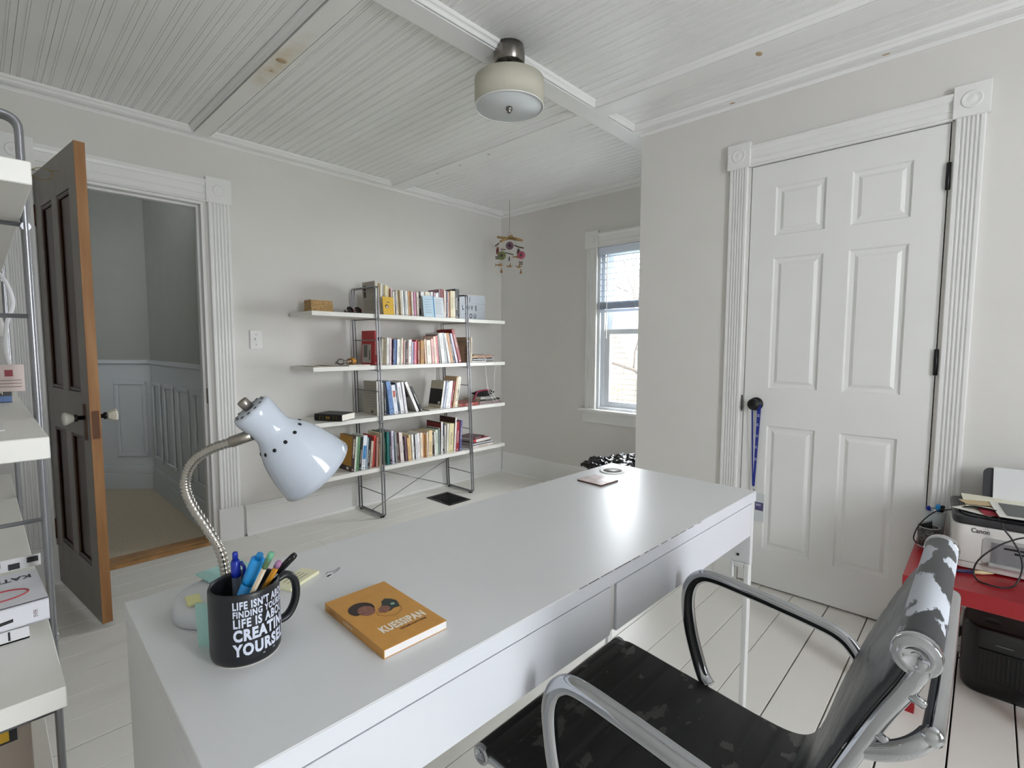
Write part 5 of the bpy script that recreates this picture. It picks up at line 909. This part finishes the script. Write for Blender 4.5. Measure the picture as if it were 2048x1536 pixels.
for s in (-1, 1):
    x = s*.228; xt = s*wide(.88)
    rail = [rail_pt(s, i) for i in range(2, len(PROF)-4)]+[Vector(cl_(xt, -3.279, .872))]
    r = MB().tube(rail, .0088, 10, ry=.0052, up=(0, 0, 1)).build('side_rail', M_CHR, ch)
    MB().lathe([(0, -.006), (.0165, -.006), (.0175, -.003), (.0175, .004), (.015, .006), (.012, .0045), (.0115, .003), (.005, .003), (.0035, .0015), (0, .0012)], cl_(s*.230, -2.694, .456), (s, 0, 0), 24).build('front_cap', M_CHR, r)
    MB().lathe([(0, -.010), (.0190, -.010), (.0212, -.006), (.0212, .003), (.0195, .0055), (.0165, .004), (.0150, .0062), (.011, .0066), (.0105, .0052), (.006, .0052), (.0045, .003), (0, .003)], cl_(s*(.188 if s < 0 else .176), -3.279, .880), (s, 0, 0), 28).build('top_cap', M_CHR, r)
    xa = s*.243
    ap = smooth_path([(x+s*.004, -2.915, .456), (xa-s*.004, -2.898, .470), (xa, -2.882, .505), (xa, -2.866, .56), (xa, -2.858, .615), (xa, -2.862, .655), (xa, -2.880, .682), (xa, -2.912, .692), (xa, -2.99, .685), (xa, -3.09, .672), (xa-s*.004, -3.145, .662), (xa-s*.012, -3.175, .640), (s*wide(.62)+s*.004, -3.186, .620)], 8)
    MB().tube([Vector(cl_(*p)) for p in ap], .0145, 14, ry=.0115, up=(0, 1, 0)).build('arm', M_CHR, ch)
    for k in (-14, -26):
        q = rail_pt(s, len(PROF)+k); MB().lathe([(0, 0), (.0048, 0), (.0048, .012), (.003, .014), (0, .0142)], q-Vector((0, .004, .002)), (0, -.93, -.36), 12).build('bolt', M_CHR, r)
MB().tube([Vector(cl_(*p)) for p in smooth_path([(-.190, -3.222, .757), (-.196, -3.250, .768), (-.198, -3.276, .786), (-.188, -3.292, .802), (-.160, -3.296, .808), (.160, -3.296, .808), (.188, -3.292, .802), (.198, -3.276, .786), (.196, -3.250, .768), (.190, -3.222, .757)], 8)], .0098, 12, ry=.0085).build('back_stretcher', M_CHR, ch)
for y, z in ((-2.86, .440), (-3.00, .424)): MB().tube([cl_(-.222, y, z), cl_(-.12, y, z-.018), (cl_(.12, y, z-.018)), cl_(.222, y, z)], .010, 8, ry=.006).build('seat_stretcher', M_CHR, ch)
box('tilt_mechanism', M_BLACKM, -.06, .06, -.08, .12, .365, .412, ch, .008, 2)
MB().lathe([(.016, .36), (.016, .28), (.026, .28), (.026, .11), (.04, .105), (.04, .085)], (0, 0.02, 0), (0, 0, 1), 24).build('column', M_CHR, ch)
for k in range(5):
    a = math.radians(18+72*k); c, s = math.cos(a), math.sin(a); e = .29
    lg = MB().tube([(.03*c, .02+.03*s, .098), (.12*c, .02+.12*s, .092), (e*c, .02+e*s, .068)], [.020, .017, .012], 10, ry=.012).build('base_leg', M_CHR, ch)
    for t in (-1, 1): MB().lathe([(0, -.008), (.022, -.008), (.025, -.004), (.025, .004), (.022, .008), (0, .008)], (e*c-s*t*.014, .02+e*s+c*t*.014, .0255), (-s, c, 0), 18).build('caster', M_BLACKM, lg)
    MB().lathe([(.006, .026), (.006, .07)], (e*c, .02+e*s, 0), (0, 0, 1), 10).build('caster_stem', M_CHR, lg)
# ------------------------------------------------------------------ red side table
M_REDT = mat('red_lacquer', '900d19', .3, var=.03)
rt = thing('red_table', 'square red side table with thick top under the printer', 'table', (-1.345, -3.70, 0))
box('table_top', M_REDT, 0, .545, 0, .55, .40, .45, rt, .0012, 1)
for x in (0, .495):
    for y in (0, .50): box('leg', M_REDT, x, x+.05, y, y+.05, 0, .3997, rt, .0012, 1)
# ------------------------------------------------------------------ printer
M_PRW = mat('white_printer_plastic', 'd5d4d0', .5, bump=.15, bscale=500); M_PRD = mat('dark_grey_printer_plastic', '2b2c2f', .45); M_PRG = mat('pale_grey_printer_plastic', 'a8a8a6', .5)
pr_ = thing('printer', 'white inkjet printer with dark lid on the red table', 'printer', (-1.150, -3.258, .4505), math.radians(4))
# local: x backwards (depth .30), y negative to the right (width .42)
def rr(x0, x1, y0, y1, r, n=5):
    return [(cx+r*math.cos(math.radians(a)), cy+r*math.sin(math.radians(a))) for cx, cy, a0 in ((x1-r, y1-r, 0), (x0+r, y1-r, 90), (x0+r, y0+r, 180), (x1-r, y0+r, 270)) for a in [a0+90*i/n for i in range(n+1)]]
MB().prism(rr(0, .30, -.42, 0, .03), lambda u, v, a: (u, v, a), .004, .150, True).build('body', M_PRW, pr_, .003)
MB().prism(rr(-.004, .302, -.422, .002, .034), lambda u, v, a: (u, v, a), .151, .176, True).build('lid', M_PRD, pr_, .006, 3)
MB().prism(rr(.01, .25, -.40, -.02, .03), lambda u, v, a: (u, v, a), .1765, .182, True).build('scanner_top', M_PRD, pr_, .002)
tr = MB().prism(rr(.03, .118, -.35, -.075, .012), lambda u, v, a: (-.0012-a, v, u), 0, .0014, True).build('output_recess', M_PRG, pr_); box('recess_void', mat('grey_recess', '77777a', .5), -.0032, -.0026, -.335, -.095, .040, .106, tr)
for y0_, y1_, z in ((-.32, -.125, .090), (-.32, -.15, .078)): box('output_slot', M_BLACKM, -.0046, -.0032, y0_, y1_, z, z+.006, tr)
box('output_tray', M_PRG, -.018, -.0026, -.34, -.09, .028, .040, tr, .003); box('front_seam', M_PRD, -.0008, .001, -.405, -.015, .026, .0272, pr_)
lettering('brand_lettering', 'Canon', .021, lambda x, y, z: (-.0008, -.045-x, .128+y), mat('dark_logo_grey', '3a3a3e', .4), pr_, squeeze=.8, bold=.0005)
rearp = thing('x', 'x', 'x'); bpy.data.objects.remove(rearp)
sup = MB().prism(rr(-.36, -.085, .0, .125, .02), lambda u, v, a: (.262+a+v*.28, u, .170+v), 0, .006).build('paper_support', M_PRD, pr_)
pa = MB().hexa([(.252, -.36, .176), (.252, -.112, .176), (.2526, -.112, .176), (.2526, -.36, .176), (.294, -.36, .300), (.294, -.112, .300), (.2946, -.112, .300), (.2946, -.36, .300)]).build('paper_stack', mat('white_copy_paper', 'd4d5d6', .7)); tag(pa, 'white paper standing in the rear feed of the printer', 'paper'); pa.location = pr_.location; pa.rotation_euler = pr_.rotation_euler
zp = .6338
def psheet(label, x, y, w, d, rz, col, dz, nm='paper_sheet', curl=.004, m=None): return sheet(nm, label, 'paper', x, y, zp+dz, w, d, .0006, col, math.radians(rz), curl, m)
psheet('white card with fine print fanned out at the front of the papers on the printer', -1.135, -3.345, .12, .105, -22, 'dedbd3', .000)
psheet('red folded slip under the papers on the printer', -1.12, -3.40, .09, .07, 12, 'a02236', .0045, curl=.001)
psheet('large cream paper at the back of the papers on the printer', -1.05, -3.52, .19, .235, 6, 'e0ddcb', .007)
psheet('tan envelope corner showing behind the papers on the printer', -1.02, -3.37, .06, .09, 25, 'c0a983', .0125, curl=.001)
gc = psheet('dark grey card with yellow-green arrows on top of the papers on the printer', -1.150, -3.565, .20, .20, 7, 'd6d5d0', .0145, curl=.002)
box('grey_print', mat('dark_grey_print', '4f5352', .5, var=.1), .030, .19, .0, .178, .0024, .0032, gc)
for k in range(2): MB().prism([(0, 0), (.03, .004), (.03, .012), (.045, .002), (.03, -.008), (.03, -.002)], lambda u, v, a: (.06+v+.0*k, .13-u-.055*k, a), .0032, .0036).build('arrow_print', mat('yellow_green_print', 'b7b871', .5), gc)
# ------------------------------------------------------------------ pen cups
M_MESH = two_tone('grey_wire_mesh', '6c6a66', '3b3937', 160, .5, .4, .5, soft=.05, metal=.4); M_CLEAR = mat('translucent_plastic', 'aab2b6', .2, spec=.6)
def cup(name, label, x, y, rt_, rb_, h, m):
    c = thing(name, label, 'pen cup', (x, y, .4505)); MB().lathe([(0, 0), (rb_, 0), (rt_, h), (rt_-.0012, h), (rb_-.0012, .0016), (0, .0016)], n=32).build('cup_wall', m, c); MB().lathe([(rt_-.0016, h-.002), (rt_+.001, h-.002), (rt_+.001, h+.001), (rt_-.0016, h+.001), (rt_-.0016, h-.002)], n=32, cap=False).build('rim', mat('pale_cup_rim', 'b9b9b6', .4), c); MB().lathe([(rb_-.001, -.0003), (rb_+.0012, -.0003), (rb_+.001, .003), (rb_-.001, .003)], n=32, cap=False).build('base_ring', M_PLASTIC_W, c); return c
cup('mesh_cup', 'low grey mesh cup with black clips at the front left of the red table', -.985, -3.186, .0325, .028, .074, M_MESH)
cup('clear_cup', 'taller translucent cup with blue pens behind the mesh cup on the red table', -.903, -3.197, .034, .028, .118, M_CLEAR)
def stickpen(label, x, y, z0_, x1, y1, z1_, r, m, nm='marker', cat='pen', g='pens on the red table'):
    B, T = Vector((x, y, z0_)), Vector((x1, y1, z1_)); t = thing(nm, label, cat, B, 0, g); D = (T-B); L = D.length; MB().lathe([(r*.5, 0), (r, .006), (r, L*.7)], (0, 0, 0), D, 12).build('barrel', m, t); MB().lathe([(r*1.12, L*.7), (r*1.12, L-.004), (r*.7, L), (0, L)], (0, 0, 0), D, 12).build('cap', m, t)
stickpen('dark blue marker in the translucent cup', -.907, -3.190, .4535, -.912, -3.178, .583, .006, M_PBLUE); stickpen('light blue marker in the translucent cup', -.898, -3.199, .4535, -.896, -3.206, .590, .007, M_HB); stickpen('black marker leaning right in the translucent cup', -.905, -3.194, .4535, -.890, -3.220, .588, .006, M_PBK); stickpen('white capped pen in the translucent cup', -.915, -3.201, .4535, -.922, -3.199, .574, .005, M_PLASTIC_W)
bc = thing('binder_clip', 'large black binder clip sticking out of the mesh cup', 'clip', (-.985, -3.180, .4545)); MB().prism([(-.02, .03), (.016, .03), (.012, .078), (-.016, .092)], lambda u, v, a: (a, u, v), -.012, .012).build('clip_body', M_BLACKM, bc, .002)
for s in (-.006, .006): MB().tube([(s, .0, .080), (s, -.014, .070), (s, -.026, .058)], .0012, 5).build('clip_wire', M_CHR, bc)
br = thing('paint_brush', 'navy-handled brush with pale bristle tip lying in front of the printer', 'brush', (-1.205, -3.272, .457), math.radians(-60)); MB().lathe([(.004, 0), (.006, .006), (.0058, .05)], (0, 0, 0), (1, 0, 0), 12).build('handle', mat('navy_lacquer', '23264a', .35), br); MB().lathe([(.0058, .05), (.006, .075), (.004, .088), (.0015, .105), (0, .107)], (0, 0, 0), (1, 0, 0), 12).build('tip', mat('pale_bristle', 'd3c096', .7), br)
M_CBL = mat('black_cable', '111113', .4)
tag(MB().tube(smooth_path([(-1.17, -3.55, .60), (-1.19, -3.44, .606), (-1.205, -3.393, .588), (-1.22, -3.355, .556), (-1.225, -3.326, .515), (-1.225, -3.316, .478), (-1.235, -3.324, .4545), (-1.258, -3.350, .4545), (-1.255, -3.384, .4545), (-1.225, -3.410, .460), (-1.20, -3.424, .504), (-1.19, -3.417, .55), (-1.18, -3.396, .59), (-1.175, -3.380, .612), (-1.172, -3.372, .632), (-1.15, -3.365, .6415)], 6), .0024, 8).build('looped_cable', M_CBL), 'black cable looping in front of the printer', 'cable')
tag(MB().tube(smooth_path([(-1.02, -3.215, .4535), (-1.03, -3.155, .47), (-1.022, -3.152, .505), (-1.02, -3.172, .552), (-1.02, -3.208, .596), (-1.03, -3.245, .612), (-1.08, -3.30, .648), (-1.10, -3.36, .651)], 6), .0022, 8).build('thin_cable', M_CBL), 'black cable arching from the mesh cup onto the printer', 'cable')
# ------------------------------------------------------------------ heater on the floor
he = thing('fan_heater', 'small black fan heater on the floor under the red table', 'heater', (-.985, -3.405, .0008))
M_HBK = mat('black_heater_plastic', '0c0c0e', .32)
hb = MB(); pl_ = rr(-.085, .085, -.108, .108, .055, 7)
V = []; lv = [(0, .90), (.012, .97), (.05, 1.0), (.20, 1.0), (.225, .985), (.238, .93)]
for z_, f in lv: V += [(u*f+(.012 if z_ > .2 else 0)*0, v*f, z_-(.0 if z_ < .2 else (u+.085)*-.06)) for u, v in pl_]
n = len(pl_); hb.add(V, [(i*n+k, i*n+(k+1) % n, (i+1)*n+(k+1) % n, (i+1)*n+k) for i in range(len(lv)-1) for k in range(n)], True); hb.add(V[:n], [tuple(range(n-1, -1, -1))]); hb.add(V[-n:], [tuple(range(n))]); hb.build('body', M_HBK, he)
g = box('grille', mat('black_grille', '050506', .6), -.0905, -.0855, -.065, .065, .055, .165, he, .004)
for k in range(11): box('grille_slat', M_HBK, -.0925, -.0903, -.058+k*.0112, -.0545+k*.0112, .060, .160, g)
box('badge', mat('grey_badge', '77777a', .4), -.0868, -.0848, -.022, .022, .186, .189, he)
MB().lathe([(.024, 0), (.024, .005), (.02, .007), (0, .007)], (-.02, .03, .236), (0, 0, 1), 24).build('control_dial', M_HBK, he)
ol = thing('wall_outlet', 'white wall outlet low on the wall behind the red table', 'outlet', (XC-.0195, -3.30, .11)); box('plate', M_PLASTIC_W, -.005, 0, -.036, .036, -.058, .058, ol, .002)
for z_ in (-.02, .02): box('socket', M_PLASTIC_W, -.007, -.005, -.016, .016, z_-.014, z_+.014, ol, .002)
hc = thing('heater_cord', 'black power cord from the heater to the wall outlet', 'cord', (0, 0, 0)); box('plug', M_CBL, XC-.055, XC-.027, -3.315, -3.285, .075, .105, hc, .004)
MB().tube(smooth_path([(XC-.054, -3.30, .09), (-.84, -3.275, .06), (-.90, -3.272, .05), (-.935, -3.29, .045), (-.945, -3.302, .045)], 6), .0032, 8).build('cord', M_CBL, hc)
# ------------------------------------------------------------------ lanyard on the closet door knob
ly = thing('lanyard', 'blue printed lanyard with clear badge sleeve hanging from the closet door knob', 'lanyard', (XC-.012, -2.503, 0)); M_LBL = mat('royal_blue_ribbon', '1c2c86', .6)
def ribbon(y0_, z0_, y1_, z1_, w0, w1, x=0., nm='ribbon'): return MB().hexa([(x-.0012, y1_-w1/2, z1_), (x-.0012, y1_+w1/2, z1_), (x, y1_+w1/2, z1_), (x, y1_-w1/2, z1_), (x-.0012, y0_-w0/2, z0_), (x-.0012, y0_+w0/2, z0_), (x, y0_+w0/2, z0_), (x, y0_-w0/2, z0_)]).build(nm, M_LBL, ly)
ribbon(.016, .902, -.001, .500, .007, .006, -.0015); rb_ = ribbon(-.016, .902, -.005, .500, .018, .009)
MB().tube([(-.0016, .016, .900), (-.0022, .011, .916), (-.0022, 0, .9205), (-.0022, -.012, .916), (-.0008, -.016, .900)], .0022, 6, ry=.004).build('knob_loop', M_LBL, ly)
M_LTX = mat('white_ribbon_print', 'c9cce2', .6)
for z_, s_ in ((.845, '22'), (.80, 'Q'), (.745, '22'), (.69, 'Q'), (.63, '22')):
    yy = -.016+(.902-z_)/.402*.011; lettering('ribbon_print', s_, .016, lambda x, y, q: (-.0016, yy+.006-x, z_+y), M_LTX, ly, squeeze=.7, bold=.0003)
MB().lathe([(.004, 0), (.004, .03)], (-.001, -.006, .472), (0, 0, 1), 10).build('clip', M_CHR, ly)
bd = box('badge_sleeve', mat('clear_badge_plastic', 'c9ced0', .15), -.0022, -.0012, -.056, -.012, .330, .470, ly, .0008, 1); box('badge_label', mat('purple_badge_print', '4c4a72', .5), -.003, -.0022, -.053, -.016, .385, .425, ly); lettering('badge_text', '2023', .014, lambda x, y, q: (-.0032, -.019-x, .408+y), M_LTX, ly, squeeze=.85, bold=.0003)
# ------------------------------------------------------------------ black bag under the window
bg = thing('black_bag', 'shiny crumpled black bag on the floor below the window', 'bag', (-.375, -1.50, 0)); M_BAG = mat('shiny_black_plastic', '0a0a0c', .2, bump=.6, bscale=30)
from mathutils import noise as mnoise
def crumple(o, amp, sc):
    for v in o.data.vertices:
        d = sum(abs(mnoise.noise(v.co*sc*f+Vector((7*f, 3, 1))))/f for f in (1, 2.1, 4.3)); v.co += v.normal*(d-.45)*amp
        v.co.z = max(v.co.z, .002)
crumple(lump('bag_body', M_BAG, bg, (0, 0, .21), (.22, .25, .205), 8, .14, 110, 60, .001), .05, 9)
crumple(lump('bag_fold', M_BAG, bg, (-.06, -.11, .40), (.11, .12, .06), 4, .3, 80, 40), .045, 16); crumple(lump('bag_fold', M_BAG, bg, (-.06, .09, .36), (.12, .12, .055), 12, .3, 80, 40), .045, 16)
# ------------------------------------------------------------------ second shelf unit in the left foreground, standing along the left wall
su = shelf_unit('shelf_unit', 'white-board shelf unit with grey steel frames in the left foreground', (XL+.031, -2.42, 0), math.radians(90), 1.66, .306, [.372, .718, 1.064, 1.416], .029, (.27, 1.26), 1.552)
# its local y=0 is the wall side (world -x), local -y the front (world +x)
GU = 'things on the foreground shelf unit'
z = .718
b1 = flat_book('book', 'thick book with white spine and dark cover lying lowest on the near shelf', -3.575, -2.225, z, .246, .155, .022, 'e3e3e6', 0, 'book', GU, hard=True, plain=True); box('dark_cover_face', mat('print_1f2033', '1f2033', .4), .001, .245, .001, .154, .0222, .0226, b1)
box('spine_mark', M_INK, .222, .2245, -.0005, 0, .004, .018, b1); MB().lathe([(0, 0), (.005, 0), (.005, .0004), (0, .0004)], (.198, -.0001, .011), (0, -1, 0), 16).build('spine_emblem', M_INK, b1)
b2 = flat_book('book', 'thick white hardback with black lettering and red and purple swirls, upper of two lying books', -3.568, -2.240, z+.0235, .264, .16, .036, 'dcdde4', math.radians(2), 'book', GU, hard=True, plain=True)
lettering('cover_text', 'KATHLEEN HA', .026, lambda x, y, q: (.255-x, .135-y, .0364), M_INK, b2, squeeze=.75, bold=.0006); MB().tube([(.21+.035*math.cos(a), .055+.022*math.sin(a), .0366) for a in [i*math.pi/12 for i in range(24)]], .0014, 5, closed=True).build('red_swirl', mat('print_red', 'a5343e', .5), b2)
MB().prism([(.165+.02*math.cos(a), .018+.013*math.sin(a)) for a in [i*math.pi/8 for i in range(16)]], lambda u, v, a: (u, -.0001-a, v), 0, .0005).build('purple_spot', mat('print_purple', 'b070b8', .5), b2); MB().hexa([(.14, -.0008, .002), (.222, -.0008, .012), (.222, 0, .012), (.14, 0, .002), (.14, -.0008, .007), (.222, -.0008, .017), (.222, 0, .017), (.14, 0, .007)]).build('black_bar', M_INK, b2)
lettering('spine_text', 'EVER', .007, lambda x, y, q: (.250-y, -.0005, .010+x), mat('maroon_ink', '5a2038', .5), b2, squeeze=.8)
z = 1.064
b3 = flat_book('book', 'blue paperback with a black title band on the middle shelf of the near unit', -3.50, -1.83, z, .183, .14, .040, '36598c', 0, 'book', GU, plain=True); box('title_band', M_INK, 0, .183, -.0006, 0, .013, .027, b3); lettering('spine_title', 'HIST', .012, lambda x, y, q: (.170-x, -.0008, .0245-y), MATS['pale_spine_ink'], b3, squeeze=.8)
sheet('paper_sheet', 'small white card at the edge of the middle shelf of the near unit', 'paper', -3.52, -2.32, z, .178, .10, .0012, 'dedede', 0, 0)
# conference badge hanging from a rung
ba = thing('name_badge', 'pale name badge with a red emblem hanging from the near shelf frame', 'badge', (-3.316, -2.0, 0)); box('card', mat('pale_pink_card', 'c9b9b4', .6), -.028, .012, 0, .0012, 1.098, 1.148, ba, .0003, 1)
box('emblem', mat('print_red_emblem', '8a2f3a', .5), -.014, -.003, -.0006, 0, 1.126, 1.138, ba)
for k in range(3): box('text_line', mat('print_grey_line', '8a7a78', .6), -.024+k*.001, .008, -.0006, 0, 1.118-k*.006, 1.1195-k*.006, ba)
MB().tube(smooth_path([(-.006, .001, 1.148), (-.010, .002, 1.18), (-.006, -.002, 1.225), (.004, .001, 1.262), (-.004, .003, 1.30), (-.02, .004, 1.325), (-.03, .004, 1.34)], 5), .0007, 6, ry=.0038, up=(0, 1, 0)).build('strap', mat('white_strap', 'd4d4d6', .6), ba)
tu = tag(lump('crumpled_paper', mat('white_tissue', 'c9c8c6', .8, bump=.6, bscale=40), None, (0, 0, 0), (.013, .012, .045), 6, .5), 'crumpled white tissue hanging behind the name badge on the near shelf frame', 'paper'); tu.location = (-3.335, -1.94, 1.20)
st_ = thing('patterned_strap', 'black and white patterned strap lying behind the two stacked books of the near unit', 'strap', (0, 0, 0)); box('band', mat('white_strap', 'd4d4d6', .6), -3.60, -3.302, -2.061, -2.059, .7795, .801, st_)
for k in range(12): box('black_block', M_INK, -3.59+k*.0245, -3.575+k*.0245, -2.0622, -2.0608, .7815+.007*(k % 2), .792+.006*(k % 2), st_)
# box on the lowest board
cbx = thing('cardboard_box', 'grey-brown cardboard box with a yellow label under the lowest visible shelf of the near unit', 'box', (-3.60, -2.135, .3725)); box('carton', mat('grey_brown_card', 'a3978c', .75, var=.05), 0, .268, 0, .26, 0, .232, cbx, .003)
box('flap', mat('tan_card', 'b9a48d', .75), .0, .254, -.003, 0, .205, .232, cbx, .0008); lb_ = box('label_border', M_INK, .10, .250, -.0012, 0, .135, .198, cbx); box('yellow_label', mat('yellow_sticker', 'c99f24', .5), .106, .240, -.002, -.0012, .139, .190, cbx); lettering('label_text', 'NOTEBOOK', .010, lambda x, y, q: (.226-y, -.0024, .145+x*.6), M_INK, cbx, squeeze=.7)
# ------------------------------------------------------------------ outside the window: neighbouring house, bare tree, shrub, ground
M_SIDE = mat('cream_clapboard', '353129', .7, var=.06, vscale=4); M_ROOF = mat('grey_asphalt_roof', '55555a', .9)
gd = struct(box('ground_outside', mat('dry_grass', '565a3c', .95, var=.2, vscale=1.5), .5, 40, -25, 30, -3.35, -3.25), 'grass outside the house', 'ground')
hs = thing('neighbour_house', 'cream clapboard gable of a neighbouring house outside the window', 'house', (6.0, 2.6, -3.25))
# rake falls from the ridge (y=+.2) towards -y
HR, HE = 5.20, 3.2
def rake(y): return HR-2.05*abs(y-.0)
k = 0; zz = 0.
while zz < HR-.1:
    lim = (HR-zz-.11)/2.05
    y0_, y1_ = -min(lim, 2.4), min(lim, 2.4)
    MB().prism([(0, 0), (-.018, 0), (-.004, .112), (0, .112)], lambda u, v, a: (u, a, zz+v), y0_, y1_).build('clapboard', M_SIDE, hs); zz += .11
MB().box(.0, .2, -2.4, 2.4, 0, .3).build('foundation', mat('grey_foundation', '77756f', .9), hs)
V = [(.02, -2.4, 0), (.02, 2.4, 0), (.02, 2.4, HR-4.92), (.02, 0, HR-.08), (.02, -2.4, HR-4.92)]
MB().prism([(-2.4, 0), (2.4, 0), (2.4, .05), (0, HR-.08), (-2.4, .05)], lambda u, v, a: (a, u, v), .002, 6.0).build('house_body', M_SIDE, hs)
for s in (-1, 1): MB().hexa([(-.15, 0, HR-.02), (-.15, s*2.55, HR-2.05*2.55-.02), (6.1, s*2.55, HR-2.05*2.55-.02), (6.1, 0, HR-.02), (-.15, 0, HR+.1), (-.15, s*2.6, HR-2.05*2.6+.12), (6.1, s*2.6, HR-2.05*2.6+.12), (6.1, 0, HR+.1)]).build('roof', M_ROOF, hs)
M_BARK = mat('grey_brown_bark', '2e2823', .9, var=.2, vscale=30)
def bare_tree(loc, seed, h, label, n0=5):
    t = thing('bare_tree', label, 'tree', loc, 0, 'bare trees outside the window'); R = random.Random(seed); tr_ = MB(); tr_.tube([(0, 0, 0), (.05, .02, h*.3), (0, .1, h*.55), (.05, .05, h*.8)], [.13, .10, .07, .03], 8); tr_.build('trunk', M_BARK, t); br_ = MB()
    def grow(p, d, L, r, lvl):
        pts = [p]; q = p.copy(); dd = d.copy()
        for _ in range(4): dd = (dd+Vector((R.uniform(-.3, .3), R.uniform(-.3, .3), R.uniform(-.1, .28)))).normalized(); q = q+dd*L/4; pts.append(q.copy())
        br_.tube(pts, [r, r*.85, r*.7, r*.5, r*.3], 5, caps=False)
        if lvl:
            for _ in range(3): j = R.randint(1, 4); grow(pts[j], (dd+Vector((R.uniform(-1, 1), R.uniform(-1, 1), R.uniform(-.3, .8)))).normalized(), L*R.uniform(.45, .7), r*.5, lvl-1)
    for i in range(n0): a = i*2*math.pi/n0+R.uniform(-.4, .4); grow(Vector((0, .05, h*R.uniform(.3, .8))), Vector((math.cos(a), math.sin(a), R.uniform(.3, .9))).normalized(), h*.36, .035, 3)
    br_.build('branches', M_BARK, t)['kind'] = 'stuff'
bare_tree((3.5, .35, -3.25), 3, 5.6, 'bare grey tree with thin branches just outside the window', 8); bare_tree((15.5, 7.5, -3.25), 9, 9.5, 'tall bare tree behind the neighbouring house', 7)
sb_ = thing('forsythia_shrub', 'yellow-green shrub in front of the clapboard house', 'shrub', (4.9, 1.75, -3.25)); R = random.Random(2); lv = MB(); stm = MB()
for i in range(26):
    a = R.uniform(0, 6.28); e = Vector((math.cos(a)*R.uniform(.2, .6), math.sin(a)*R.uniform(.2, .6), R.uniform(2.9, 4.2))); stm.tube([(0, 0, 0), tuple(e*.5+Vector((0, 0, .3))), tuple(e)], [.012, .008, .003], 4, caps=False)
    for j in range(22):
        p = e*R.uniform(.6, 1.0); d = Vector((R.uniform(-.12, .12), R.uniform(-.12, .12), R.uniform(-.1, .1))); p += d; s = .03; u = Vector((R.uniform(-1, 1), R.uniform(-1, 1), R.uniform(-1, 1))).normalized()*s; w = Vector((R.uniform(-1, 1), R.uniform(-1, 1), R.uniform(-1, 1))).normalized()*s*.6; lv.add([p, p+u+w, p+u*2, p+u-w], [(0, 1, 2, 3)])
stm.build('stems', M_BARK, sb_)['kind'] = 'stuff'; lv.build('leaves', mat('yellow_green_leaf', '5a5f28', .6), sb_)['kind'] = 'stuff'
